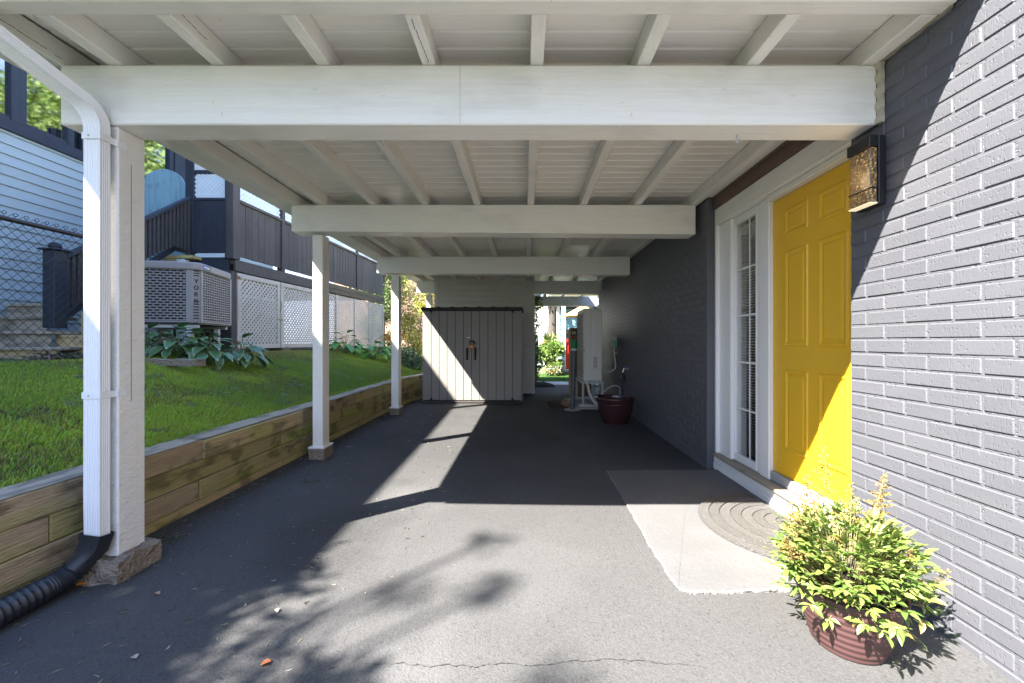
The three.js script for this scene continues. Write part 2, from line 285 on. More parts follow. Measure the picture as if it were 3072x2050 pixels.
const grassMap = tex(1024, 1024, 3, (u, v) => { const a = fbm(u, v, 8, 8, 4, 901), b = vnoise(u * 300, v * 300, 300, 300, 911), c = smooth(0.55, 0.72, fbm(u, v, 5, 5, 4, 921)); return [0.055 + 0.05 * a * b + 0.05 * c, 0.085 + 0.06 * a * b + 0.02 * c, 0.02 + 0.015 * c]; });
M.grassGround = std([0.75, 0.75, 0.75], { map: grassMap, roughness: 1 });
struct('ground', sheet(-150, 150, -150, 200, 4, 4, () => -0.06), M.grassGround);
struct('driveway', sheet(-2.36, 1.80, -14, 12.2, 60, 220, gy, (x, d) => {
  let k = 1 - 0.30 * smooth(3.0, 5.0, d) + 0.35 * (fbm(x / 9 + 0.5, d / 26 + 0.5, 5, 9, 4, 931) - 0.5); k *= 1 - 0.25 * smooth(-1.7, -2.2, x);  // shade deeper under the carport roof is put into the asphalt colour
  k *= 1 - 0.25 * smooth(7.5, 8.6, d); const s = 1 + 0.5 * Math.exp(-((x + 0.85) ** 2 + (d - 3.1) ** 2) / 0.05); return [k * s, k * s, k * s];  // shade around the storage shed darkens the colour once more
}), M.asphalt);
{ // crack meandering across the drive near the bottom of the photograph
  const pos = [], idx = []; let x = -0.6, d = 1.50; for (let i = 0; i < 150; i++) { const w = 0.0004 + 0.0026 * Math.pow(rnd(), 2) * smooth(0, 20, i) * smooth(150, 120, i); pos.push(x, gy(x, d) + 0.003, -d - w, x, gy(x, d) + 0.003, -d + w); x += 0.0085; d += rr(-0.0045, 0.0045) + (1.505 + 0.02 * Math.sin(x * 5) - d) * 0.1; if (i < 149) { const a = i * 2; idx.push(a, a + 1, a + 2, a + 1, a + 3, a + 2); } }
  const g = new THREE.BufferGeometry(); g.setAttribute('position', new THREE.Float32BufferAttribute(pos, 3)); g.setIndex(idx); g.computeVertexNormals(); const m = struct('driveway_crack', g, std([0.035, 0.033, 0.031], { roughness: 1, side: THREE.DoubleSide })); void m;
}
struct('lawn', sheet(-14, -2.42, -8, 16, 80, 120, lawnY), M.grassGround);

// grass blades
{
  const tuft = (() => { const pos = [], col = [], idx = []; for (let b = 0; b < 6; b++) { const a = rr(0, 6.28), h = rr(0.55, 1), l = rr(0.1, 0.55), ox = rr(-0.3, 0.3), oz = rr(-0.3, 0.3), w = 0.055, cx = Math.cos(a), sx = Math.sin(a), i = pos.length / 3; pos.push(ox - sx * w, 0, oz + cx * w, ox + sx * w, 0, oz - cx * w, ox + cx * l * 0.4 + sx * w * 0.6, h * 0.6, oz + sx * l * 0.4 - cx * w * 0.6, ox + cx * l, h, oz + sx * l); col.push(0.5, 0.5, 0.5, 0.5, 0.5, 0.5, 0.9, 0.9, 0.9, 1.15, 1.15, 1.1); idx.push(i, i + 1, i + 2, i, i + 2, i + 3); } const g = new THREE.BufferGeometry(); g.setAttribute('position', new THREE.Float32BufferAttribute(pos, 3)); g.setAttribute('color', new THREE.Float32BufferAttribute(col, 3)); g.setIndex(idx); g.computeVertexNormals(); return g; })();
  const mats = [], cols = [], m = new THREE.Matrix4(), q = new THREE.Quaternion(), e = new THREE.Euler(), c = new THREE.Color();
  const putTuft = (x, d, s, base) => { e.set(rr(-0.3, 0.3), rr(0, 6.28), rr(-0.3, 0.3)); q.setFromEuler(e); mats.push(m.compose(V(x, base, -d), q, V(s * rr(0.8, 1.2), s * rr(0.7, 1.3), s * rr(0.8, 1.2))).clone()); };
  const N = 150000;
  for (let i = 0; i < N; i++) {
    const d = 1.2 + 9.5 * Math.pow(rnd(), 1.45), x = rr(-4.7, -2.44); if (x < -VX / F * d - 0.25) continue;
    const patch = fbm(x / 8 + 3, d / 8 + 3, 9, 9, 3, 941), bare = smooth(0.56, 0.66, fbm(x / 6 + 9, d / 6 + 9, 11, 11, 3, 951)); if (bare > 0.5 && rnd() < 0.55) continue;
    putTuft(x, d, 0.036 * (0.7 + 0.6 * patch), lawnY(x, d) - 0.004);
    const t = smooth(0.35, 0.7, patch + rr(-0.12, 0.12)), dry = rnd() < 0.06 + 0.25 * bare ? 1 : 0; cols.push(dry ? [0.26, 0.22, 0.10] : [lerp(0.22, 0.38, t) * rr(0.7, 1.25), lerp(0.38, 0.54, t) * rr(0.75, 1.2), lerp(0.04, 0.05, t)]);
  }
  for (let i = 0; i < 5000; i++) { const d = 1.2 + 8 * Math.pow(rnd(), 1.3), x = -2.45 - 0.05 * Math.pow(rnd(), 2); if (fbm(d / 9, 0.3, 40, 3, 2, 977) < 0.45) continue; putTuft(x, d, 0.05 * rr(0.7, 1.4), lawnY(x, d)); cols.push([rr(0.2, 0.34), rr(0.32, 0.46), 0.04]); }
  for (let i = 0; i < 9000; i++) { const d = rr(5.2, 9.5), x = rr(-4.5, -3.7); if (rnd() > smooth(-3.7, -4.3, x)) continue; putTuft(x, d, 0.05, lawnY(x, d)); cols.push(rnd() < 0.6 ? [rr(0.3, 0.42), rr(0.27, 0.36), 0.1] : [0.2, 0.3, 0.05]); }
  const im = new THREE.InstancedMesh(tuft, leafMat([1, 1, 1], { roughness: 0.6 }), mats.length);
  mats.forEach((k, i) => { im.setMatrixAt(i, k); im.setColorAt(i, c.setRGB(...cols[i])); });
  im.name = 'grass'; im.userData = { kind: 'stuff', label: 'mown green lawn grass sloping up behind the timber retaining wall', category: 'grass' }; shade(im); scene.add(im);
  const m2 = [], c2 = []; mats.length = 0;
  for (let i = 0; i < 9000; i++) { const d = rr(12.3, 15.3), x = rr(0.3, 2.0); putTuft(x, d, 0.06, -0.05); c2.push([rr(0.06, 0.12), rr(0.17, 0.26), 0.03]); }
  const im2 = new THREE.InstancedMesh(tuft, im.material, mats.length); mats.forEach((k, i) => { im2.setMatrixAt(i, k); im2.setColorAt(i, c.setRGB(...c2[i])); });
  im2.name = 'grass_001'; im2.userData = { kind: 'stuff', label: 'sunlit back lawn strip beyond the carport passage', category: 'grass' }; shade(im2); scene.add(im2);
  // clumps of dry clippings lying on the lawn
  const spots = []; for (let k = 0; k < 60; k++) { const d = 1.4 + 5.5 * Math.pow(rnd(), 1.3), x = rr(-4.1, -2.55), r = rr(0.03, 0.09); for (let i = 0; i < 70; i++) { const a = rr(0, 6.28), q2 = r * Math.sqrt(rnd()), px = x + q2 * 1.5 * Math.cos(a), pd = d + q2 * Math.sin(a); spots.push([V(px, lawnY(px, pd) + 0.022 + rr(0, 0.02) * (1 - q2 / r), -pd), V(rr(-1, 1), rr(-0.2, 0.3), rr(-1, 1)), rr(0.02, 0.04), vary([0.30, 0.32, 0.24], 0.25)]); } }
  const cl = solo('grass_clippings', 'pale dried grass clippings lying in clumps on the lawn', 'clippings', leafCloud(spots, 0.08), leafMat([1, 1, 1], { roughness: 0.9 })); cl.userData.kind = 'stuff';
  // clippings and specks on the asphalt
  const sp2 = []; for (let k = 0; k < 900; k++) { const d = rr(1.35, 6.5), x = -2.2 + Math.pow(rnd(), 2.2) * 1.6, a = rr(0, 6.28); sp2.push([V(x, gy(x, d) + 0.004, -d), V(Math.cos(a), 0.03, Math.sin(a)), rr(0.012, 0.04), vary([0.34, 0.33, 0.24], 0.3)]); }
  for (const [px, py, n, s] of [[500, 1570, 160, 0.07], [700, 1380, 90, 0.06], [820, 1340, 70, 0.05], [930, 1395, 60, 0.05]]) { const d = 1.16 * F / (py - VY + 50), X = (px - VX) * d / F; for (let k = 0; k < n; k++) { const a = rr(0, 6.28), q2 = s * Math.sqrt(rnd()), x = X + q2 * 1.6 * Math.cos(a), dd = d + q2 * Math.sin(a); sp2.push([V(x, gy(x, dd) + 0.005, -dd), V(Math.cos(a * 7), 0.05, Math.sin(a * 7)), rr(0.015, 0.03), vary([0.16, 0.2, 0.06], 0.3)]); } }
  const cs = solo('grass_clippings', 'thin dry grass blades scattered on the asphalt beside the retaining wall', 'clippings', leafCloud(sp2, 0.08), M.leaf); cs.userData.kind = 'stuff';
}
// a few fallen leaves and wood chips on the asphalt
const flat = (x, d, L, W, c, name, label, cat) => { const g = tint(leafShape(L, W, 0.5, 0.1), c); g.rotateY(rr(0, 6.28)); g.translate(x, gy(x, d) + 0.008, -d); return solo(name, label, cat, g, M.leaf); };
const onG = (px, py) => { let d = 1.19 * F / (py - VY), x = (px - VX) * d / F; d = (H - gy(x, d)) * F / (py - VY); return [(px - VX) * d / F, d]; };
flat(...onG(813, 1990), 0.035, 0.025, [0.5, 0.16, 0.05], 'fallen_leaf', 'small orange brown leaf lying on the asphalt near the bottom edge', 'leaf');
flat(...onG(467, 1783), 0.028, 0.02, [0.55, 0.3, 0.2], 'fallen_leaf', 'small pinkish leaf on shaded asphalt right of the concrete footing', 'leaf');
flat(...onG(408, 1982), 0.032, 0.022, [0.55, 0.46, 0.36], 'fallen_leaf', 'pale tan leaf on shaded asphalt at the lower left', 'leaf');
flat(...onG(828, 1832), 0.028, 0.02, [0.6, 0.56, 0.45], 'fallen_leaf', 'whitish leaf in the leafy shadow edge on the asphalt', 'leaf');
{ const [x, d] = onG(273, 1752), g = bx(-0.05, 0.05, 0, 0.012, -0.012, 0.012, { b: 0.003 }); jitter(g, 0.004, 60); g.rotateY(0.35); g.translate(x, gy(x, d) + 0.004, -d); solo('wood_chip', 'orange brown splinter of wood on the asphalt beside the footing', 'wood chip', g, std([0.42, 0.17, 0.04], { roughness: 0.8 })); }

// ---------------------------------------------------------------- timber retaining wall
{
  const t = thing('retaining_wall', 'low stacked timber retaining wall holding the lawn above the driveway', 'retaining wall', [-2.35, 0, -4]);
  const far = []; for (let d = 6.2; d < 12.4;) far.push(d = d + rr(0.5, 0.8));
  const cuts = [[-3, -1.2, 0.9, 2.87, 4.15, 5.48, ...far], [-3, -2, 0.1, 1.95, 3.8, 3.93, 5.6, ...far.map((q) => q + 0.3)], [-3, -1, 0.6, 2.835, 4.6, 6.0, ...far.map((q) => q + 0.1)], [-3, -1.6, 0.3, 1.6, 3.83, 5.2, 5.9, ...far.map((q) => q + 0.4)]];
  cuts.forEach((c, row) => { for (let i = 0; i + 1 < c.length; i++) {
    if (c[i] > 12) break;
    const a = c[i] + 0.002, b = Math.min(12.4, c[i + 1]) - 0.002, y1 = 0.512 - row * 0.136 - 0.0015, y0 = y1 - 0.133, o = rr(-0.008, 0.008) + (row === 0 && i === 3 ? 0.02 : 0), curve = (z) => 0.35 * smooth(7.6, 9.4, z);
    const g = bx(-2.46, -2.256 + o, y0, y1 + (row ? 0 : rr(-0.004, 0.006)), -a, -b, { b: 0.006, grain: 2 });
    const p = g.attributes.position; for (let k = 0; k < p.count; k++) { const z = -p.getZ(k); p.setX(k, p.getX(k) + curve(z) + 0.002 * Math.sin(z * 9 + row * 3)); }
    g.computeVertexNormals();
    const mid = (a + b) / 2, m = mid < 1.95 ? (row ? M.timberBrown : M.timberBrown) : row === 0 ? (i % 2 ? M.timberTan : M.timberBrown) : row === 3 ? M.timberTan : M.timberOlive;
    part(t, 'timber', g, m);
  } });
  // weathered grey top boards are the sawn upper faces: thin caps
  const c = cuts[0]; for (let i = 0; i + 1 < c.length && c[i] < 9; i++) { const a = c[i] + 0.006, b = Math.min(12.4, c[i + 1]) - 0.006, g = bx(-2.455, -2.262, 0.5165, 0.5185, -a, -b, { b: 0.0005, grain: 2 }); const p = g.attributes.position; for (let k = 0; k < p.count; k++) p.setX(k, p.getX(k) + 0.35 * smooth(7.6, 9.4, -p.getZ(k))); part(t, 'weathered_top', g, M.timberGrey); }
}

// ---------------------------------------------------------------- carport
const D1 = 2.0, D2 = 4.04, D3 = 6.5, D4 = 9.1, D5 = 12.2, YB = 2.262, YT = 2.556, YD = 2.664, XW = 1.725;
const carport = thing('carport', 'white timber carport with beams on square posts and a plank ceiling', 'carport', [-0.3, 0, -6.5]);
{
  const c = carport, beams = [[D1, -2.272, XW - 0.004, 0.163], [D2, -2.307, 1.686, 0.19], [D3, -2.353, 1.668, 0.19], [D4, -2.41, 1.68, 0.18], [D5, -2.4, 2.15, 0.16]];
  beams.forEach(([d, x0, x1, th], i) => {
    const g = bx(x0, x1, YB, YT - 0.002, -d, -d - th, { b: 0.006, grain: 0 });
    const p = g.attributes.position; for (let k = 0; k < p.count; k++) if (p.getX(k) < x0 + 0.01 && p.getY(k) < YB + 0.01 && i) p.setY(k, p.getY(k) + 0.03);
    part(c, 'beam', g, M.whiteBeam);
  });
  part(c, 'beam_joint_strip', bx(-0.319, -0.315, YB + 0.004, YT - 0.006, -D1 + 0.0006, -D1 - 0.01, { b: 0.0005 }), std([0.6, 0.59, 0.55]));
  const joists = [[-2.042, -1.972], [-1.536, -1.473], [-1.02, -0.957], [-0.503, -0.44], [0.026, 0.09], [0.548, 0.614], [1.085, 1.15], [1.648, 1.717]];
  for (const [a, b] of joists) part(c, 'joist', bx(a, b, YT, YD - 0.002, -1.701, -12.35, { b: 0.004, grain: 2 }), M.white);
  part(c, 'rim_joist', bx(-2.40, -2.25, YT - 0.012, YD - 0.002, -1.701, -12.35, { b: 0.004, grain: 2 }), M.white);
  part(c, 'fascia', bx(-2.50, -2.405, YT - 0.006, 2.74, -1.53, -12.4, { b: 0.004, grain: 2 }), M.white);
  part(c, 'front_fascia', bx(-2.402, XW - 0.003, YT, 2.74, -1.628, -1.699, { b: 0.004, grain: 0 }), M.white);
  part(c, 'drip_edge', bx(-2.402, XW - 0.003, YT + 0.01, 2.75, -1.50, -1.626, { b: 0.008, grain: 0 }), M.alu);
  const planks = []; let n = 0;
  for (let d = 1.7; d < 12.35; d += 0.1145, n++) {
    const g = bx(-2.249, 1.716, YD, YD + 0.02, -d - 0.0016, -d - 0.1129, { b: 0.007, grain: 0 });
    if (d < 5.2) part(c, 'ceiling_plank', g, M.ceil); else planks.push(g);
  }
  part(c, 'far_ceiling_planks', planks, M.ceil, { stuff: true });
  part(c, 'roof', bx(-2.48, XW, YD + 0.022, 2.82, -1.52, -12.4, { b: 0.01 }), M.white);
  for (const [x, y, d0, d1, side] of [[-0.478, YT - 0.0004, 1.72, 1.98, 0], [-1.4726, YT + 0.05, 1.72, 1.9, 1], [-1.4726, YT + 0.04, 2.4, 2.9, 1], [-2.2496, YT + 0.03, 1.72, 1.99, 1], [-0.99, YT - 0.0004, 2.5, 2.8, 0]]) { const seg = []; for (let d = d0; d < d1; d += 0.03) { if (rnd() < 0.25) continue; const j = rr(-0.0015, 0.0015), k = 0.05 * (d - d0); seg.push(side ? bx(x - 0.001, x + 0.0004, y + j - k - 0.0012, y + j - k + 0.0012, -d, -d - 0.027, { b: 0.0001 }) : bx(x + j + k - 0.0015, x + j + k + 0.0015, y - 0.0003, y + 0.001, -d, -d - 0.027, { b: 0.0001 })); } part(c, 'crack', seg, M.dark, { stuff: true }); }
  // posts
  const post = (x0, x1, d0, d1, y0) => part(c, 'post', bx(x0, x1, y0, YB - 0.001, -d0, -d1, { b: 0.006, grain: 1 }), M.postWhite);
  post(-2.115, -2.0, 2.012, 2.158, 0.142); post(-2.104, -2.002, 4.05, 4.19, 0.145); post(-2.128, -2.008, 6.51, 6.65, 0.145); post(-2.2, -2.09, 9.11, 9.25, 0.14); post(1.92, 2.03, 12.21, 12.32, 0);
  // split running down the near post
  part(c, 'post_split', bx(-1.9996, -1.9989, 0.9, 2.1, -2.078, -2.0805, { b: 0.0002 }), M.dark);
  // footings
  const f1 = new THREE.BoxGeometry(0.2, 0.13, 0.24, 8, 6, 8); jitter(f1, 0.018, 34, 1); jitter(f1, 0.012, 80, 2); f1.translate(-2.045, 0.082, -2.07);
  part(c, 'footing', boxUV(f1), M.concrete, { label: 'rough crumbling concrete footing under the nearest post' });
  for (const [x, d] of [[-2.053, 4.12], [-2.068, 6.58], [-2.145, 9.18]]) {
    const f = new THREE.BoxGeometry(0.15, 0.11, 0.19, 6, 5, 6); jitter(f, 0.004, 60, d); f.translate(x, 0.09, -d); part(c, 'footing', boxUV(f), M.concrete);
    part(c, 'base_plate', bx(x - 0.08, x + 0.08, 0.1445, 0.166, -d + 0.1, -d - 0.1, { b: 0.005 }), M.postWhite);
  }
  // caulk along the brick wall
  const ca = new THREE.BoxGeometry(0.02, 0.3, 0.028, 2, 30, 2); jitter(ca, 0.006, 70, 4); ca.translate(XW - 0.004, 2.41, -1.985); part(c, 'old_caulk', boxUV(ca), std([0.45, 0.41, 0.32], { roughness: 0.9 }));
  const cb = new THREE.BoxGeometry(0.014, 0.016, 0.36, 2, 2, 40); jitter(cb, 0.004, 60, 6); cb.translate(XW - 0.004, YT + 0.002, -1.83); part(c, 'old_caulk', boxUV(cb), std([0.3, 0.27, 0.22], { roughness: 0.9 }));
  // hook under the first beam
  const hk = at(2211, 418, 2.1); part(c, 'hook', tube([V(hk.x, YB + 0.02, -2.1), V(hk.x, YB - 0.01, -2.1), V(hk.x - 0.004, YB - 0.035, -2.1), V(hk.x + 0.006, YB - 0.043, -2.1), V(hk.x + 0.013, YB - 0.034, -2.1), V(hk.x + 0.012, YB - 0.02, -2.1)], 0.0028, 30, 6), M.steel);
}

// ---------------------------------------------------------------- downspout and drain hose
{
  const t = thing('downspout', 'white ribbed metal downspout strapped to the nearest carport post', 'downspout', [-2.05, 0.25, -1.965]);
  const w = 0.04, h = 0.026, prof = [];
  const edge = (ax, ay, bx2, by2, n, flutes) => { for (let i = 0; i < n; i++) { const q = i / n, nx = by2 - ay, ny = -(bx2 - ax), L = Math.hypot(nx, ny), f = flutes && q > 0.12 && q < 0.88 ? -0.0028 * (0.5 - 0.5 * Math.cos(((q - 0.12) / 0.76) * flutes * 2 * Math.PI)) : 0; prof.push([lerp(ax, bx2, q) + nx / L * f, lerp(ay, by2, q) + ny / L * f]); } };
  edge(-w, -h, w, -h, 40, 5); edge(w, -h, w, h, 28, 4); edge(w, h, -w, h, 40, 5); edge(-w, h, -w, -h, 28, 4);
  const corner = (a, b, c, n) => { const o = []; for (let i = 0; i <= n; i++) { const q = i / n; o.push(a.clone().multiplyScalar((1 - q) ** 2).addScaledVector(b, 2 * q * (1 - q)).addScaledVector(c, q * q)); } return o; };
  const A = V(-2.2, 2.62, -1.60), B = V(-2.2, 2.50, -1.60), C = V(-2.05, 2.30, -1.962), E = V(-2.05, 2.16, -1.962), Fp = V(-2.05, 0.255, -1.962);
  const bc = C.clone().sub(B).normalize(), path = [A, A.clone().lerp(B, 0.4), ...corner(A.clone().lerp(B, 0.5), B, B.clone().addScaledVector(bc, 0.07), 14), ...corner(C.clone().addScaledVector(bc, -0.08), C, V(-2.05, 2.21, -1.962), 16), E];
  const sc = path.map((_, i) => (i > 1 && i < 17) || (i > 17 && i < 33) ? 1 + 0.018 * (i % 2) : 1);
  part(t, 'elbow', sweep(path, prof, V(1, 0, 0), sc), M.alu);
  part(t, 'pipe', sweep([V(-2.05, 2.175, -1.962), V(-2.05, 1.5, -1.962), V(-2.05, 0.9, -1.962), V(-2.05, 0.45, -1.961), V(-2.05, 0.33, -1.962), Fp], prof, V(1, 0, 0), [0.97, 0.97, 0.97, 0.97, 0.955, 0.96]), M.alu);
  for (const y of [2.16, 0.93]) { part(t, 'strap', [bx(-2.093, -2.007, y, y + 0.032, -1.9325, -1.935, { b: 0.001 }), bx(-2.0085, -2.006, y, y + 0.032, -1.9325, -2.02, { b: 0.001 }), bx(-1.9995, -1.9975, y, y + 0.032, -2.012, -2.055, { b: 0.0008 }), bx(-2.0085, -1.9975, y, y + 0.032, -2.008, -2.0105, { b: 0.0008 }), bx(-2.094, -2.0925, y, y + 0.032, -1.9325, -2.0, { b: 0.001 })], M.alu); part(t, 'screw', new THREE.SphereGeometry(0.004, 8, 6).translate(-2.06, y + 0.016, -1.931), M.steel); }
  const h2 = thing('drain_hose', 'black corrugated drain hose from the downspout along the retaining wall', 'drain hose', [-2.1, 0.05, -1.9]);
  // square-to-round adapter
  const ring = (r, k) => { const o = []; for (let i = 0; i < 32; i++) { const a = i / 32 * 6.2832, c = Math.cos(a), s = Math.sin(a), m = Math.max(Math.abs(c) / 0.05, Math.abs(s) / 0.035); o.push([lerp(c / m, c * r, k), lerp(s / m, s * r, k)]); } return o; };
  const P0 = V(-2.05, 0.285, -1.962), P1 = V(-2.058, 0.225, -1.955), P2 = V(-2.085, 0.165, -1.93), P3 = V(-2.105, 0.132, -1.905), loft = [];
  const rings = [[P0, 1.02, 0], [P0.clone().lerp(P1, 0.35), 1.0, 0], [P1, 0.98, 0], [P1.clone().lerp(P2, 0.5), 0.97, 0.5], [P2, 0.97, 1], [P3, 1, 1]];
  { const pos = [], idx = []; rings.forEach(([p, s, k], i) => { const T = (rings[i + 1]?.[0] ?? P3.clone().addScaledVector(P3.clone().sub(P2), 1)).clone().sub(i === rings.length - 1 ? P2 : p).normalize(), W = V(1, 0, 0).sub(T.clone().multiplyScalar(T.x)).normalize(), D = W.clone().cross(T); for (const [a, b] of ring(0.048, k)) { const q = p.clone().addScaledVector(W, a * s).addScaledVector(D, b * s); pos.push(q.x, q.y, q.z); } });
    for (let i = 0; i < rings.length - 1; i++) for (let k = 0; k < 32; k++) { const a = i * 32 + k, b = i * 32 + (k + 1) % 32; idx.push(a, b, a + 32, a + 32, b, b + 32); }
    const g = new THREE.BufferGeometry(); g.setAttribute('position', new THREE.Float32BufferAttribute(pos, 3)); g.setIndex(idx); g.computeVertexNormals(); part(h2, 'adapter', toCreasedNormals(g, 0.6), std([0.022, 0.025, 0.03], { roughness: 0.4, side: THREE.DoubleSide })); }
  const curve = new THREE.CatmullRomCurve3([P3.clone().lerp(P2, 0.3), P3, V(-2.125, 0.108, -1.86), V(-2.135, 0.1, -1.77), V(-2.135, 0.098, -1.6), V(-2.12, 0.098, -1.3), V(-2.11, 0.098, -0.7)]), L = curve.getLength(), n = 620, pts = curve.getSpacedPoints(n);
  const circ = []; for (let i = 0; i < 28; i++) { const a = -i / 28 * 6.2832; circ.push([Math.cos(a), Math.sin(a)]); }
  const scl = pts.map((_, i) => { const s = i / n * L, fine = s < 0.13, f = fine ? 0.014 : 0.027, k = 0.5 + 0.5 * Math.cos(s / f * 6.2832); return fine ? 0.049 + 0.005 * k : 0.046 + 0.011 * Math.pow(k, 0.55); });
  part(h2, 'corrugated_pipe', sweep(pts, circ, V(1, 0, 0), scl), std([0.02, 0.024, 0.03], { roughness: 0.38, side: THREE.DoubleSide }));
}

// ---------------------------------------------------------------- brick house on the right
const house = thing('brick_house', 'dark grey painted brick house with a yellow entrance door', 'house', [3, 0, -4]);
{
  const EX = 2.183, FX = 3.894, FE = 9.65, BX = 1.732, xm = BX + 0.0042, PY = 0.07, PL = 0.2106, y0 = 1.073 - 16 * PY;
  const wall = part(house, 'wall', [bx(xm, 2.0, -0.1, 5.2, 3, -EX + 0.004, { b: 0.001 }), bx(xm, 2.0, -0.1, 2.7, -FX - 0.004, -FE, { b: 0.001 }), bx(1.9, 2.0, 2.71, 5.2, -EX, -FE, { b: 0.001 }), bx(2.3, 9, -0.1, 5.2, 3, -FE, { b: 0.001 })], M.mortar);
  const variants = [], halves = [];
  for (let i = 0; i < 6; i++) { const mk = (L) => { const g = bx(0, 0.085, -0.0302, 0.0302, -L / 2, L / 2, { b: 0.0038, grain: 2 }); jitter(g, 0.0013, 55, i * 3.1); return boxUV(g, 2); }; variants.push(mk(PL - 0.0095)); halves.push(mk(PL / 2 - 0.0095)); }
  const wb = baseOf(wall), loose = [], cand = [];
  const row = (k, da, db, dir, start) => { // bricks of one course, from the corner outwards
    const y = y0 + (k + 0.5) * PY, half = ((k - 16) % 2 + 2) % 2 === 1; let d = start, first = true;
    for (;;) { const L = first && half ? PL / 2 : PL, c = d + dir * L / 2; if (dir < 0 ? c < da : c > db) break; cand.push([y, c, L < PL * 0.9, c]); d += dir * L; first = false; }
  };
  for (let k = 0; k < 38; k++) row(k, 0.3, EX, -1, EX);
  for (let k = 0; k < 38; k++) row(k, FX, FE, 1, FX);
  const score = ([y, d]) => (d < 1.33 ? 99 : d < 3 ? d : d * 1.0 + 3);
  cand.sort((a, b) => score(a) - score(b));
  cand.forEach(([y, d, half], i) => {
    const v = Math.floor(rnd() * 6), src = half ? halves[v] : variants[v], rz = rnd() < 0.5, x = BX + rr(-0.0015, 0.0015), yy = y + rr(-0.001, 0.001);
    if (d > FX && y > 2.7) return;
    if (i < 300) { const m = shade(new THREE.Mesh(src, rnd() < 0.5 ? M.brick : M.brickB)); m.name = 'brick'; m.position.set(x - wb.x, yy - wb.y, -d - wb.z); if (rz) m.rotation.x = Math.PI; m.rotation.z = rr(-0.004, 0.004); wall.add(m); }
    else { const g = src.clone(); if (rz) g.rotateX(Math.PI); g.translate(x, yy, -d); loose.push(g); }
  });
  part(wall, 'far_bricks', loose, M.brick, { stuff: true });
  part(house, 'roof', bx(1.3, 9.4, 5.2, 5.45, 3.3, -FE - 0.3), M.darkStain);
  // ------- door opening: frame, sill, header
  const XF = 1.835, XD = 1.885;
  part(house, 'door_casing', [bx(1.80, XF, 0.155, 2.30, -3.852, -3.888, { b: 0.004 }), bx(XF, 1.98, 0.15, 2.30, -3.655, -3.888, { b: 0.004 }), bx(1.855, 1.98, 0.15, 2.30, -3.115, -3.235, { b: 0.005 }), bx(1.868, 1.98, 0.15, 2.30, -3.237, -3.296, { b: 0.004 }), bx(1.855, 1.98, 0.15, 2.30, -2.19, -2.24, { b: 0.004 })], M.vinyl);
  part(house, 'door_header', [bx(1.80, 1.98, 2.303, 2.452, -2.19, -3.888, { b: 0.004 }), bx(1.83, 1.98, 2.262, 2.30, -2.24, -3.113, { b: 0.004 })], M.white);
  part(house, 'header_strip', bx(1.785, 1.98, 2.455, 2.568, -2.19, -3.888, { b: 0.003 }), M.brown, { label: 'brown wooden strip above the door header' });
  part(house, 'header_bead', bx(1.776, 1.7845, 2.548, 2.57, -2.19, -3.886, { b: 0.002 }), M.brown);
  part(house, 'eave_board', bx(1.72, 1.98, 2.572, 2.66, -2.19, -3.888, { b: 0.003 }), M.white);
  part(house, 'kick_board', bx(1.785, 1.98, 0.0, 0.066, -2.19, -3.885, { b: 0.004, grain: 2 }), M.vinyl);
  part(house, 'kick_board', bx(1.79, 1.98, 0.069, 0.122, -2.19, -3.885, { b: 0.004, grain: 2 }), M.vinyl);
  part(house, 'sill', bx(1.772, 1.98, 0.125, 0.151, -2.19, -3.887, { b: 0.006, grain: 2 }), M.sillWood, { label: 'weathered wooden door sill' });
  part(house, 'threshold', bx(1.862, 1.98, 0.153, 0.222, -2.242, -3.112, { b: 0.006, grain: 2 }), M.galv);
  // ------- yellow door
  const dz0 = 2.245, dz1 = 3.112, dy0 = 0.226, dy1 = 2.258, door = part(house, 'door', bx(XD, 1.93, dy0, dy1, -dz0, -dz1, { b: 0.003 }), M.yellow, { label: 'yellow six panel entrance door' });
  const ring = (a, b, y0r, y1r) => { // raised moulding round a raised field
    const x = XD, w = 0.03, pos = [], q = (p, r, s, t) => pos.push(...p, ...r, ...s, ...p, ...s, ...t), rect = (i, xx) => [[xx, y0r + i, -(a + i)], [xx, y0r + i, -(b - i)], [xx, y1r - i, -(b - i)], [xx, y1r - i, -(a + i)]];
    const loops = [rect(0, x), rect(0.006, x - 0.008), rect(0.014, x - 0.009), rect(0.03, x - 0.0015), rect(0.034, x - 0.0012), rect(0.052, x - 0.0065)];
    for (let l = 0; l < loops.length - 1; l++) for (let k = 0; k < 4; k++) { const n = (k + 1) % 4; q(loops[l][k], loops[l][n], loops[l + 1][n], loops[l + 1][k]); }
    const L = loops.at(-1); q(L[0], L[1], L[2], L[3]);
    const g = new THREE.BufferGeometry(); g.setAttribute('position', new THREE.Float32BufferAttribute(pos, 3)); g.computeVertexNormals(); return boxUV(g, 1);
  };
  const yel2 = M.yellow.clone(); yel2.side = THREE.DoubleSide;
  for (const [a, b] of [[2.725, 2.965], [2.385, 2.625]]) for (const [p, q] of [[0.42, 1.0], [1.17, 1.855], [1.965, 2.155]]) part(door, 'door_panel', ring(a, b, p, q), yel2);
  // ------- sidelight window
  const sl = part(house, 'sidelight_window', [bx(1.862, 1.90, 0.155, 0.215, -3.298, -3.652, { b: 0.004 }), bx(1.862, 1.90, 2.235, 2.30, -3.298, -3.652, { b: 0.004 }), bx(1.866, 1.90, 0.216, 2.234, -3.298, -3.318, { b: 0.003 }), bx(1.866, 1.90, 0.216, 2.234, -3.636, -3.652, { b: 0.003 })], M.vinyl, { label: 'narrow window with white grid bars beside the door' });
  part(sl, 'pane', bx(1.882, 1.883, 0.2165, 2.2335, -3.319, -3.635, { b: 0.0002 }), M.glass);
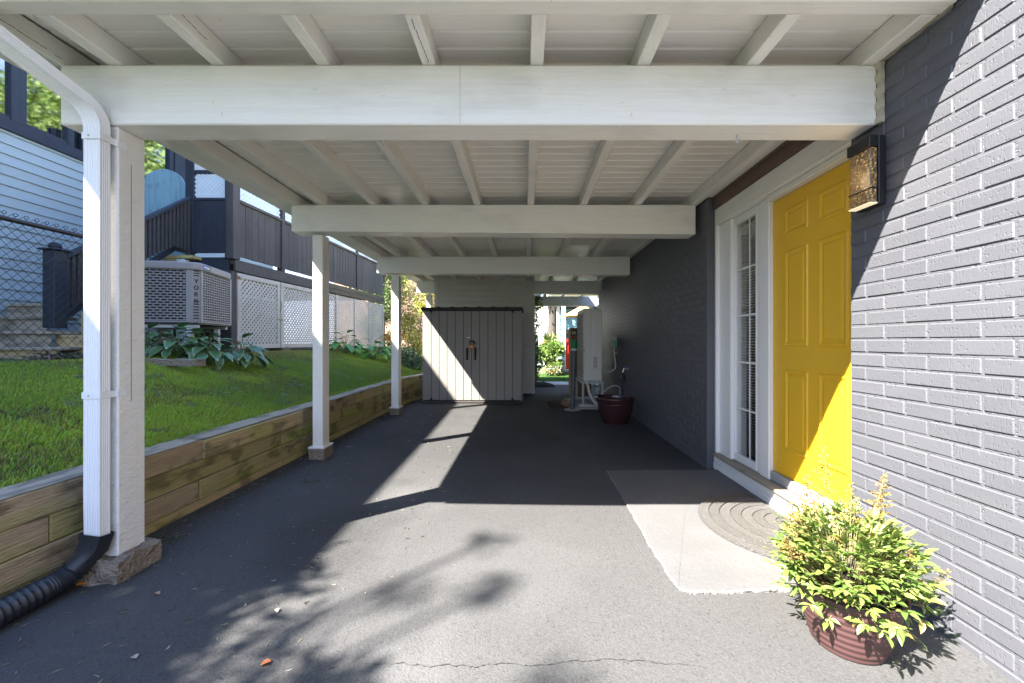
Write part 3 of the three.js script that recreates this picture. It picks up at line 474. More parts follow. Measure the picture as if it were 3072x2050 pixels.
  part(sl, 'muntin', bx(1.874, 1.879, 0.218, 2.232, -3.412, -3.426, { b: 0.001 }), M.vinyl);
  for (let k = 1; k < 5; k++) { const y = 0.2165 + k * 2.017 / 5; part(sl, 'muntin', bx(1.8735, 1.8785, y - 0.008, y + 0.008, -3.319, -3.635, { b: 0.001 }), M.vinyl); }
  const slats = []; for (let y = 0.24; y < 2.22; y += 0.024) { const s = new THREE.BoxGeometry(0.024, 0.0012, 0.3).rotateZ(-0.42); s.translate(1.925, y, -3.477); slats.push(s); }
  part(sl, 'blind', slats, std([0.62, 0.60, 0.55], { roughness: 0.5 }));
  part(house, 'dark_hall', [bx(2.2, 2.22, 0, 2.6, -2.2, -3.886)], std([0.10, 0.06, 0.04], { roughness: 0.8 }));
}

// ---------------------------------------------------------------- concrete slab and doormat
{
  const out = [], top = [[0.742, 1.985], [0.735, 2.4], [0.75, 3.0], [0.762, 3.77], [1.0, 3.79], [1.4, 3.79], [1.784, 3.80], [1.784, 1.97], [1.5, 1.955], [1.2, 1.975], [0.95, 1.955], [0.80, 1.95]];
  const s = new THREE.Shape(new THREE.SplineCurve([...top, top[0]].map(([x, d]) => new THREE.Vector2(x, d))).getPoints(140));
  s.curves.length = 0; const poly = []; top.forEach(([x, d], i) => { const [x2, d2] = top[(i + 1) % top.length]; for (let k = 0; k < 14; k++) { const q = k / 14; poly.push(new THREE.Vector2(lerp(x, x2, q) + rr(-0.005, 0.005), lerp(d, d2, q) + rr(-0.005, 0.005))); } });
  const g = new THREE.ExtrudeGeometry(new THREE.Shape(poly), { depth: 0.03, bevelEnabled: true, bevelThickness: 0.006, bevelSize: 0.008, bevelSegments: 1 }); g.rotateX(-Math.PI / 2); g.translate(0, -0.022, 0);
  const m = struct('concrete_slab', g, [M.slab, M.slabEdge]);
  const mat = thing('doormat', 'half round brown grey doormat on the concrete slab before the door', 'doormat', [1.73, 0.016, -2.65]);
  const half = (r0, r1, y0, y1) => { const pr = [], N = 40; const sh = new THREE.Shape(); sh.absarc(0, 0, r1, 0, Math.PI, false); if (r0 > 0) sh.absarc(0, 0, r0, Math.PI, 0, true); const e = new THREE.ExtrudeGeometry(sh, { depth: y1 - y0, bevelEnabled: true, bevelThickness: 0.001, bevelSize: 0.002, bevelSegments: 1, curveSegments: 48 }); e.rotateX(-Math.PI / 2); e.rotateY(Math.PI / 2); return boxUV(e.translate(1.73, y0, -2.65), 0); };
  const matMap = tex(512, 512, 0.35, (u, v) => { const k = 0.55 + 0.9 * vnoise(u * 110, v * 110, 110, 110, 1001) * (0.6 + 0.4 * vnoise(u * 60, v * 60, 60, 60, 1011)); return [k, k * 0.975, k * 0.95]; }), matBump = btex(512, 512, 0.35, (u, v) => vnoise(u * 110, v * 110, 110, 110, 1001));
  const mm = std([0.105, 0.104, 0.103], { map: matMap, bumpMap: matBump, bumpScale: 0.008, roughness: 1 }), m2 = std([0.12, 0.118, 0.116], { map: matMap, bumpMap: matBump, bumpScale: 0.008, roughness: 1 });
  part(mat, 'backing', half(0, 0.56, 0.0165, 0.021), mm);
  for (let k = 0; k < 8; k++) { const r = 0.552 - k * 0.067; part(mat, 'pile_ring', half(r - 0.055, r, 0.0225, 0.029), k % 2 ? mm : m2); }
  void out; void m;
}

// ---------------------------------------------------------------- wall lamp
{
  const t = thing('wall_lamp', 'black wall lantern with lit seeded glass beside the yellow door', 'lamp', [1.70, 2.03, -2.02]);
  part(t, 'back_plate', bx(1.69, 1.7235, 1.86, 2.19, -1.955, -2.095, { b: 0.003 }), M.black);
  part(t, 'cap', bx(1.645, 1.688, 2.137, 2.19, -1.955, -2.095, { b: 0.003 }), M.black);
  part(t, 'band', [bx(1.649, 1.6885, 1.935, 1.942, -1.957, -1.960, { b: 0.001 }), bx(1.649, 1.652, 1.935, 1.942, -1.957, -2.09, { b: 0.001 })], M.black);
  const bub = document.createElement('canvas'); bub.width = 256; bub.height = 512; const q = bub.getContext('2d'); q.fillStyle = '#1c1206'; q.fillRect(0, 0, 256, 512);
  for (let i = 0; i < 520; i++) { const y = rnd() * 512, b = clamp(1.0 - y / 900, 0.4, 1), r = rr(2.5, 6.5); q.fillStyle = `rgba(255,${Math.round(205 + 25 * rnd())},${Math.round(130 + 60 * rnd())},${0.55 * b + 0.3 * rnd()})`; q.beginPath(); q.arc(rnd() * 256, y, r, 0, 7); q.fill(); }
  const bt = new THREE.CanvasTexture(bub); bt.colorSpace = THREE.SRGBColorSpace; bt.wrapS = bt.wrapT = THREE.RepeatWrapping; bt.repeat.set(1 / 0.13, 1 / 0.28);
  const gl = std([0.10, 0.08, 0.05], { roughness: 0.35, emissive: new THREE.Color(1, 0.85, 0.6), emissiveMap: bt, emissiveIntensity: 0.2 });
  part(t, 'lit_glass', bx(1.655, 1.689, 1.872, 2.135, -1.962, -2.088, { b: 0.004 }), gl);
  part(t, 'glass_edge', bx(1.65, 1.689, 1.864, 1.871, -1.96, -2.09, { b: 0.002 }), std([0.5, 0.45, 0.3], { roughness: 0.2, emissive: new THREE.Color(1, 0.85, 0.55), emissiveIntensity: 0.12 }));
  const L = new THREE.PointLight(new THREE.Color(1, 0.75, 0.45), 0.008); L.position.set(1.60, 2.0, -2.02); L.shadow.radius = 3; L.castShadow = true; scene.add(L);
}

// ---------------------------------------------------------------- flowering plant in a pot by the brick wall
{
  const px = 1.29, pd = 1.64, t = thing('potted_plant', 'bright green leafy plant with feathery plumes in a ribbed maroon pot', 'potted plant', [px, gy(px, pd), -pd]);
  const pr = [], hgt = 0.235; for (let i = 0; i <= 120; i++) { const q = i / 120, r = lerp(0.118, 0.18, Math.pow(q, 0.72)) + 0.0014 * Math.sin(q * 9 * 6.283); pr.push(new THREE.Vector2(q > 0.93 ? r + 0.008 : r, q * hgt)); }
  pr.unshift(new THREE.Vector2(0.0, 0), new THREE.Vector2(0.11, 0)); pr.push(new THREE.Vector2(0.182, hgt + 0.006), new THREE.Vector2(0.172, hgt + 0.004), new THREE.Vector2(0.165, hgt - 0.03), new THREE.Vector2(0, hgt - 0.03));
  const pg = new THREE.LatheGeometry(pr, 56); part(t, 'pot', pg, M.pot, { local: true });
  part(t, 'soil', new THREE.SphereGeometry(0.165, 24, 8, 0, 6.2832, 0, 1.57).scale(1, 0.12, 1).translate(0, hgt - 0.032, 0), M.soil, { local: true });
  const greens = [[0.17, 0.26, 0.05], [0.21, 0.29, 0.065], [0.12, 0.205, 0.042], [0.25, 0.30, 0.085], [0.26, 0.205, 0.06]], vars = greens.map((c, i) => tint(leafShape(0.039, 0.0175, 0.4, 0.2 + 0.06 * (i % 3)), c)), rest = [], stems = [];
  const lm = leafMat([1, 1, 1], { roughness: 0.4, transmission: 0.35 });
  let count = 0; const spots = [];
  for (let s = 0; s < 600; s++) { // sprays of leaflets
    const a = rr(0, 6.283), el = Math.pow(rnd(), 0.75), R = V(0.25 * Math.cos(a) * Math.sqrt(1 - el * el * 0.82), 0.04 + 0.25 * el, 0.25 * Math.sin(a) * Math.sqrt(1 - el * el * 0.82)).multiplyScalar(rr(0.72, 1.06));
    if (R.x > 0.25) R.x = 0.25 + (R.x - 0.25) * 0.6;
    const from = V(R.x * 0.25, hgt - 0.02, R.z * 0.25), tip = V(R.x, hgt - 0.03 + R.y, R.z); if (el < 0.12) tip.y -= rr(0.02, 0.1);
    stems.push(rod(from.clone().lerp(tip, 0.45), tip, 0.0018, 0.0012, 4));
    const out = tip.clone().sub(V(0, hgt - 0.05, 0)).normalize();
    for (let k = 0; k < 5; k++) { const b = (k - 2) * 0.75, dir = out.clone().applyAxisAngle(V(0, 1, 0), b).add(V(0, rr(-0.6, 0.15), 0)); spots.push([tip.clone().addScaledVector(out, k === 2 ? 0.012 : -0.008 * Math.abs(k - 2)), dir, rr(-0.6, 0.6), rr(0.5, 1.3)]); }
  }
  spots.sort((p, q) => (q[0].z * 1.3 - q[0].x + q[0].y * 0.6) - (p[0].z * 1.3 - p[0].x + p[0].y * 0.6));
  for (const [p, d, roll, s] of spots) { const v = rnd() < 0.07 ? 4 : Math.floor(rnd() * 4), mt = aim(p, d, roll, s); if (count++ < 300) { const m = shade(new THREE.Mesh(vars[v], lm)); m.name = 'leaf'; m.applyMatrix4(mt); t.add(m); } else rest.push(vars[v].clone().applyMatrix4(mt)); }
  part(t, 'foliage', rest, lm, { local: true, stuff: true });
  part(t, 'stems', stems, std([0.22, 0.2, 0.08], { roughness: 0.8 }), { local: true, stuff: true });
  const plumeMat = leafMat([1, 1, 1], { roughness: 0.8, transmission: 0.15 });
  for (const [x, y, z, lean, len] of [[-0.05, 0.76, -0.06, 0, 0.2], [-0.15, 0.66, -0.02, -0.1, 0.2], [-0.23, 0.56, 0.0, -0.3, 0.14], [0.05, 0.62, -0.04, 0.1, 0.17], [0.14, 0.62, 0.0, 0.15, 0.2], [0.22, 0.64, -0.08, 0.25, 0.15], [0.12, 0.44, 0.14, 0.2, 0.15], [0.30, 0.34, 0.10, 1.1, 0.15], [-0.10, 0.5, -0.12, -0.1, 0.14], [-0.28, 0.44, 0.05, -0.6, 0.09]]) {
    const top = V(x, y, z), root = V(x * 0.35, hgt, z * 0.35), ax = top.clone().sub(V(x - lean * 0.2, y - 0.3, z)).normalize(), sp = [], st = tube([root, root.clone().lerp(top, 0.55).add(V(0, 0.02, 0)), top], 0.0016, 10, 4);
    const m = part(t, 'flower_plume', st, std([0.25, 0.19, 0.07], { roughness: 0.8 }), { local: true });
    for (let k = 0; k < 24; k++) { const q = k / 24, b = top.clone().addScaledVector(ax, -len * 1.1 * q), L = 0.006 + 0.075 * q * rr(0.55, 1.1), a = k * 2.4, dir = V(Math.cos(a), 0.55, Math.sin(a)).normalize(); const nf = 4 + Math.round(L * 260); for (let j = 0; j < nf; j++) { const w = j / nf, p = b.clone().addScaledVector(dir, L * w); p.y -= 0.012 * w * w; sp.push([p, dir.clone().add(V(rr(-0.8, 0.8), rr(-0.2, 0.9), rr(-0.8, 0.8))), rr(0.007, 0.014), vary([0.29, 0.2, 0.055], 0.35)]); } }
    part(m, 'plume_florets', leafCloud(sp, 0.5), plumeMat, { local: true, stuff: true });
  }
}

// ---------------------------------------------------------------- plastic storage shed
{
  const t = thing('storage_shed', 'grey plastic storage shed with double doors and dark lid', 'shed', [-1.0, 0.02, -8.2], -0.012);
  const w = 0.943, D = 0.42, H0 = 0.06, H1 = 1.775, f = D;                                            // local: front at +z
  part(t, 'base', [bx(-w - 0.02, w + 0.02, 0.0, 0.058, -D, f + 0.03, { b: 0.01 })], M.shedDark, { local: true });
  part(t, 'side_panel', bx(-w, -w + 0.03, H0, H1, -D, f - 0.004, { b: 0.004, grain: 1 }), M.shed, { local: true });
  part(t, 'side_panel', bx(w - 0.03, w, H0, H1, -D, f - 0.004, { b: 0.004, grain: 1 }), M.shed, { local: true });
  part(t, 'back_panel', bx(-w + 0.031, w - 0.031, H0, H1, -D, -D + 0.02), M.shed, { local: true });
  part(t, 'inner_wall', bx(-w + 0.031, w - 0.031, H0, H1, f - 0.03, f - 0.012), M.shedDark, { local: true });
  const xs = [-w]; for (const px of [626, 736, 845, 957, 1070, 1180, 1292, 1405, 1518, 1632, 1742]) xs.push(-w + (px - 507) / (1866 - 507) * 2 * w); xs.push(w);
  const board = (p, i) => part(p, 'board', bx(xs[i] + 0.0035, xs[i + 1] - 0.0035, H0 + 0.012, H1 - 0.008, f - 0.012, f + rr(0, 0.002), { b: 0.004, grain: 1 }), M.shed, { local: true });
  board(t, 0); board(t, 11);
  for (const [a, b] of [[1, 5], [6, 10]]) { const dr = part(t, 'shed_door', bx(xs[a] + 0.002, xs[b + 1] - 0.002, H0 + 0.01, H1 - 0.006, f - 0.0118, f - 0.006, { b: 0.001 }), M.shedDark, { local: true }); for (let i = a; i <= b; i++) board(dr, i);
    const hx = a === 1 ? -0.093 : 0.06, hy = 0.95; part(dr, 'handle', tube([V(hx, hy + 0.1, f), V(hx + 0.003, hy + 0.1, f + 0.035), V(hx + 0.004, hy, f + 0.045), V(hx + 0.003, hy - 0.1, f + 0.035), V(hx, hy - 0.1, f)], 0.017, 24, 8), M.black, { local: true }); }
  part(t, 'lid', bx(-w - 0.03, w + 0.03, H1, H1 + 0.062, -D - 0.03, f + 0.04, { b: 0.02 }), M.shedDark, { local: true });
  for (let k = 0; k < 6; k++) { const x = -0.68 + k * 0.26; part(t, 'lid_rib', bx(x, x + 0.07, H1 + 0.06, H1 + 0.072, -D, f + 0.03, { b: 0.005 }), M.shedDark, { local: true }); }
  part(t, 'lid_end', bx(w + 0.005, w + 0.035, H1 - 0.05, H1 + 0.004, f - 0.1, f + 0.035, { b: 0.008 }), M.shedDark, { local: true });
  for (const [x, y] of [[xs[1], H1 - 0.02], [xs[11], H1 - 0.02], [xs[1], H0 + 0.03], [xs[11], H0 + 0.03]]) part(t, 'hinge', bx(x - 0.022, x + 0.022, y - 0.022, y + 0.022, f - 0.004, f + 0.014, { b: 0.004 }), M.black, { local: true });
  part(t, 'badge', bx(-0.10, -0.03, 1.255, 1.27, f, f + 0.004, { b: 0.001 }), std([0.6, 0.6, 0.6], { roughness: 0.3, metalness: 0.5 }), { local: true });
  // combination lock on the latch
  const pad = thing('padlock', 'orange and black padlock hanging on the shed door latch', 'padlock', [-1.0, 1.17, -7.76]);
  part(pad, 'latch', [bx(-0.052, 0.035, -0.02, 0.055, 0, 0.035, { b: 0.008 }), bx(0.03, 0.085, 0.005, 0.02, 0.005, 0.03, { b: 0.004 })], M.black, { local: true });
  part(pad, 'shackle', tube([V(-0.02, -0.03, 0.03), V(-0.02, 0.0, 0.045), V(0, 0.012, 0.05), V(0.02, 0.0, 0.045), V(0.02, -0.03, 0.03)], 0.006, 16, 6), M.steel, { local: true });
  part(pad, 'lock_body', [bx(-0.036, 0.034, -0.085, -0.025, 0.012, 0.045, { b: 0.008 })], std([0.7, 0.28, 0.02], { roughness: 0.4 }), { local: true });
  part(pad, 'tag', bx(-0.06, -0.03, -0.105, -0.085, 0.02, 0.03, { b: 0.003 }), std([0.7, 0.2, 0.02], { roughness: 0.5 }), { local: true });
}

// ---------------------------------------------------------------- clapboard storage room under the far end of the carport
{
  const t = thing('storage_room', 'pale grey clapboard storage room under the carport behind the shed', 'storage room', [-0.9, 0, -10]);
  const x0 = -1.99, x1 = 0.205, yb = 0.065, yt = 2.655, d = 9.0;
  part(t, 'core_wall', bx(x0 + 0.01, x1 - 0.01, yb + 0.01, YT - 0.3, -d - 0.03, -11.9), M.siding);
  part(t, 'core_wall', bx(x0 + 0.01, x1 - 0.01, YT - 0.3, YT - 0.001, -d - 0.03, -d - 0.095), M.siding);
  for (let y = yb, k = 0; y < yt - 0.02; y += 0.1265, k++) { const g = bx(x0 + 0.1, x1 - 0.075, y, Math.min(yt - 0.004, y + 0.1205), -d - 0.002, -d - 0.029, { b: 0.003, grain: 0 }); const p = g.attributes.position; for (let i = 0; i < p.count; i++) if (p.getZ(i) > -d - 0.01) p.setZ(i, p.getZ(i) - 0.016 * (p.getY(i) - y) / 0.1205); part(t, 'clapboard', boxUV(g, 0), M.siding); }
  part(t, 'corner_trim', bx(x0, x0 + 0.098, yb - 0.005, yt - 0.004, -d + 0.006, -d - 0.029, { b: 0.004, grain: 1 }), M.siding); part(t, 'corner_trim', bx(x1 - 0.073, x1, yb - 0.005, yt - 0.004, -d + 0.006, -d - 0.029, { b: 0.004, grain: 1 }), M.siding);
  for (let y = yb; y < YB - 0.1; y += 0.1265) part(t, 'clapboard', bx(x1 - 0.009, x1 + 0.012, y, y + 0.124, -d - 0.032, -11.9, { b: 0.003, grain: 2 }), M.siding);
}

// ---------------------------------------------------------------- heat pump, stand, conduit, bollard, bowl pot, tap
{
  const fx0 = 1.063, fx1 = 1.397, d0 = 7.42, d1 = 8.37, y0 = 0.487, y1 = 1.785;
  const t = thing('heat_pump', 'tall beige outdoor heat pump standing on a steel frame by the wall', 'heat pump', [1.23, 0, -7.9]);
  part(t, 'housing', bx(fx0, fx1, y0, y1, -d0, -d1, { b: 0.012 }), M.pump);
  part(t, 'top_cover', bx(fx0 - 0.006, fx1 + 0.006, y1 + 0.001, y1 + 0.02, -d0 + 0.006, -d1 - 0.006, { b: 0.006 }), M.pump);
  part(t, 'service_panel', [bx(fx0 + 0.008, fx0 + 0.145, y0 + 0.19, y1 - 0.02, -d0 + 0.006, -d0 - 0.01, { b: 0.004 }), bx(fx0 + 0.155, fx1 - 0.085, y0 + 0.19, y1 - 0.02, -d0 + 0.009, -d0 - 0.01, { b: 0.004 }), bx(fx1 - 0.08, fx1 - 0.008, y0 + 0.19, y1 - 0.02, -d0 + 0.006, -d0 - 0.01, { b: 0.004 }), bx(fx0 + 0.008, fx0 + 0.145, y0 + 0.01, y0 + 0.18, -d0 + 0.007, -d0 - 0.01, { b: 0.004 }), bx(fx0 + 0.152, fx1 - 0.008, y0 + 0.01, y0 + 0.18, -d0 + 0.007, -d0 - 0.01, { b: 0.004 })], M.pump);
  const lv = []; for (let k = 0; k < 9; k++) lv.push(bx(fx0 + 0.175, fx0 + 0.245, y0 + 0.235 + k * 0.024, y0 + 0.247 + k * 0.024, -d0 + 0.0095, -d0 + 0.014, { b: 0.002 }));
  part(t, 'vent', lv, std([0.25, 0.24, 0.21]));
  const fins = []; for (let k = 0; k < 11; k++) fins.push(bx(fx0 - 0.008, fx0 - 0.001, y0 + 0.05 + k * 0.115, y0 + 0.058 + k * 0.115, -d0 - 0.04, -d1 + 0.04, { b: 0.001 })); for (let k = 0; k < 9; k++) fins.push(bx(fx0 - 0.008, fx0 - 0.001, y0 + 0.04, y1 - 0.03, -d0 - 0.08 - k * 0.1, -d0 - 0.088 - k * 0.1, { b: 0.001 }));
  part(t, 'fan_guard', fins, std([0.3, 0.28, 0.22], { roughness: 0.6 }));
  for (const x of [fx0 - 0.002, fx1 - 0.012]) part(t, 'latch', bx(x, x + 0.02, 1.02, 1.07, -d0 + 0.008, -d0 + 0.02, { b: 0.003 }), M.galv);
  const legs = [[fx0 - 0.01, d0 + 0.02], [fx1 + 0.01, d0 + 0.02], [fx0 - 0.01, d1 - 0.02], [fx1 + 0.01, d1 - 0.02]];
  for (const [x, d] of legs) part(t, 'leg', bx(x - 0.02, x + 0.02, 0.08, y0 - 0.05, -d + 0.02, -d - 0.02, { b: 0.003 }), M.galv);
  part(t, 'frame', [bx(fx0 - 0.035, fx1 + 0.035, y0 - 0.048, y0 - 0.003, -d0 + 0.01, -d0 - 0.045, { b: 0.003 }), bx(fx0 - 0.035, fx1 + 0.035, y0 - 0.048, y0 - 0.003, -d1 + 0.045, -d1 - 0.01, { b: 0.003 }), bx(fx0 - 0.035, fx0 + 0.01, y0 - 0.047, y0 - 0.004, -d0 - 0.046, -d1 + 0.046, { b: 0.003 }), bx(fx1 - 0.01, fx1 + 0.035, y0 - 0.047, y0 - 0.004, -d0 - 0.046, -d1 + 0.046, { b: 0.003 })], M.galv);
  part(t, 'base_rail', [bx(fx0 - 0.1, fx1 + 0.08, 0.03, 0.079, -d0 + 0.07, -d0 - 0.02, { b: 0.004 }), bx(fx0 - 0.1, fx1 + 0.08, 0.03, 0.079, -d1 + 0.03, -d1 - 0.05, { b: 0.004 })], std([0.5, 0.49, 0.46], { roughness: 0.7 }));
  const pipe = (pts, r, m, seg = 40) => tube(pts, r, seg, 8);
  part(t, 'pipe_cover', pipe([V(1.125, 0.48, -7.44), V(1.13, 0.42, -7.36), V(1.165, 0.25, -7.30), V(1.245, 0.12, -7.22), V(1.36, 0.065, -7.1)], 0.026), std([0.66, 0.66, 0.64], { roughness: 0.5 }));
  part(t, 'pad', bx(0.80, 1.52, -0.02, 0.028, -7.28, -8.5, { b: 0.006 }), M.concPale);
  const bed = new THREE.BoxGeometry(0.36, 0.03, 0.55, 8, 2, 12); jitter(bed, 0.012, 40, 3); bed.translate(0.62, 0.012, -7.75); solo('soil_patch', 'reddish brown soil patch on the asphalt left of the heat pump', 'soil', boxUV(bed), std([0.09, 0.05, 0.035], { map: concMap, bumpMap: concBump, bumpScale: 0.02, roughness: 1 })).userData.kind = 'stuff';
  for (const [x, d, a] of [[0.76, 7.5, 0.2], [0.74, 7.72, -0.2]]) { const b = bx(-0.05, 0.05, 0, 0.055, -0.1, 0.1, { b: 0.006 }); b.rotateY(a); b.translate(x, 0.03, -d); solo('loose_brick', d < 7.6 ? 'nearer loose brick edging the soil patch beside the bollard' : 'farther loose brick edging the soil patch beside the bollard', 'brick', b, std([0.32, 0.19, 0.13], { roughness: 0.9, map: concMap })); }

  const wx = BXof();
  const dc = thing('disconnect_box', 'grey electrical box with green label on the dark brick wall', 'electrical box', [wx - 0.04, 1.18, -7.75]);
  part(dc, 'box', bx(wx - 0.085, wx, 1.1, 1.295, -7.70, -7.83, { b: 0.006 }), std([0.45, 0.45, 0.44], { roughness: 0.5 }));
  part(dc, 'label', bx(wx - 0.0865, wx - 0.0855, 1.13, 1.22, -7.715, -7.76, { b: 0.0002 }), std([0.03, 0.35, 0.08], { roughness: 0.5 }));
  part(dc, 'label', bx(wx - 0.06, wx - 0.015, 1.12, 1.22, -7.6985, -7.6995, { b: 0.0002 }), std([0.03, 0.4, 0.09], { roughness: 0.5 }));
  const cd = thing('conduit', 'white flexible conduit looping from the electrical box to the heat pump', 'conduit', [wx - 0.05, 0.9, -7.75]);
  part(cd, 'hose', pipe([V(wx - 0.04, 1.1, -7.75), V(wx - 0.045, 1.0, -7.74), V(wx - 0.03, 0.85, -7.72), V(wx - 0.04, 0.70, -7.68), V(1.56, 0.63, -7.66), V(1.398, 0.62, -7.62)], 0.012), std([0.66, 0.66, 0.64], { roughness: 0.5 }));
  part(cd, 'clamp', [bx(wx - 0.03, wx, 0.98, 1.0, -7.69, -7.74, { b: 0.003 })], std([0.7, 0.7, 0.7]));
  const lp = thing('thin_hose', 'thin grey hose arching behind the large brown bowl planter', 'hose', [wx - 0.1, 0.3, -7.3]);
  part(lp, 'hose', pipe([V(1.40, 0.28, -7.4), V(1.5, 0.37, -7.38), V(1.6, 0.41, -7.36), V(1.69, 0.39, -7.34), V(1.7, 0.2, -7.33), V(1.7, 0.04, -7.33)], 0.009), std([0.5, 0.5, 0.5], { roughness: 0.5 }));
  const ob = thing('outlet_box', 'black outdoor outlet box on the brick wall below the electrical box', 'outlet box', [wx - 0.03, 0.55, -7.1]);
  part(ob, 'cover', bx(wx - 0.05, wx, 0.5, 0.62, -7.05, -7.13, { b: 0.01 }), M.black); part(ob, 'lever', bx(wx - 0.05, wx - 0.02, 0.585, 0.6, -7.17, -7.2, { b: 0.003 }), M.steel);
  const tp = thing('tap', 'brass outdoor tap with short black hose on the brick wall', 'tap', [wx - 0.05, 0.74, -6.85]);
  part(tp, 'spout', [rod(V(wx, 0.75, -6.85), V(wx - 0.08, 0.75, -6.85), 0.014, 0.014, 10), rod(V(wx - 0.075, 0.755, -6.85), V(wx - 0.095, 0.69, -6.85), 0.015, 0.012, 10)], std([0.6, 0.55, 0.45], { roughness: 0.3, metalness: 0.8 }));
  part(tp, 'handle', [rod(V(wx - 0.05, 0.75, -6.85), V(wx - 0.05, 0.79, -6.85), 0.006, 0.006, 6), new THREE.TorusGeometry(0.024, 0.006, 6, 14).rotateX(1.57).translate(wx - 0.05, 0.79, -6.85)], std([0.05, 0.12, 0.5], { roughness: 0.5 }));
  part(tp, 'hose', pipe([V(wx - 0.095, 0.69, -6.85), V(wx - 0.1, 0.5, -6.8), V(wx - 0.12, 0.25, -6.7), V(wx - 0.2, 0.22, -6.4)], 0.011), M.black);

  const bp = thing('bollard', 'grey steel bollard with green tape top in front of the heat pump', 'bollard', [0.84, 0, -7.2]);
  part(bp, 'post', rod(V(0.835, 0, -7.2), V(0.862, 1.08, -7.2), 0.042, 0.042, 24), std([0.10, 0.105, 0.115], { roughness: 0.5 }));
  part(bp, 'tape_wrap', rod(V(0.862, 1.083, -7.2), V(0.867, 1.235, -7.2), 0.056, 0.052, 18), std([0.01, 0.21, 0.06], { roughness: 0.5 }), { label: 'green tape wrapped over the bollard top' });
  part(bp, 'tape_end', rod(V(0.861, 1.045, -7.2), V(0.862, 1.082, -7.2), 0.055, 0.056, 18), std([0.62, 0.62, 0.6], { roughness: 0.6 }));
  part(bp, 'base_collar', jitter(new THREE.CylinderGeometry(0.12, 0.15, 0.02, 18, 1), 0.012, 40, 5).translate(0.835, 0.012, -7.2), M.concPale);

  const pt = thing('bowl_planter', 'large glossy dark brown bowl planter standing against the brick wall', 'planter', [1.345, gy(1.345, 6.1), -6.1]);
  const pr = [[0, 0], [0.165, 0], [0.175, 0.01], [0.215, 0.09], [0.25, 0.19], [0.262, 0.275], [0.264, 0.287], [0.27, 0.29], [0.268, 0.30], [0.28, 0.335], [0.287, 0.36], [0.287, 0.378], [0.278, 0.39], [0.266, 0.385], [0.255, 0.33], [0.25, 0.28], [0, 0.27]].map(([x, y]) => new THREE.Vector2(x, y));
  part(pt, 'bowl', new THREE.LatheGeometry(new THREE.SplineCurve(pr).getPoints(80), 64), M.potGlaze, { local: true });
  part(pt, 'soil', new THREE.CylinderGeometry(0.25, 0.25, 0.02, 32).translate(0, 0.295, 0), M.soil, { local: true });

  const cb = thing('cardboard_box', 'tall brown cardboard box standing behind the heat pump', 'box', [1.08, 0, -9.1]);
  const cm = std([0.26, 0.145, 0.065], { roughness: 0.9, map: shedMap });
  part(cb, 'carton', bx(1.0, 1.45, 0.0, 1.49, -8.92, -9.4, { b: 0.006, grain: 1 }), cm);
  part(cb, 'lid_flap', bx(0.998, 1.452, 1.493, 1.505, -8.918, -9.402, { b: 0.003 }), cm);
  part(cb, 'printed_label', bx(1.02, 1.11, 1.36, 1.43, -8.9175, -8.9195, { b: 0.0003 }), std([0.55, 0.52, 0.48], { roughness: 0.6 }));
  part(cb, 'printed_band', bx(1.004, 1.2, 1.34, 1.45, -8.9188, -8.9198, { b: 0.0003 }), std([0.02, 0.018, 0.016], { roughness: 0.6 }));
  const pl = thing('plywood_sheet', 'pale upright plywood strip standing behind the bollard', 'board', [0.97, 0, -8.95]);
  part(pl, 'sheet', bx(0.955, 0.998, 0.02, 1.5, -8.88, -8.91, { b: 0.003, grain: 1 }), std([0.52, 0.40, 0.22], { roughness: 0.8, map: shedMap }));
}
function BXof() { return 1.7305; }

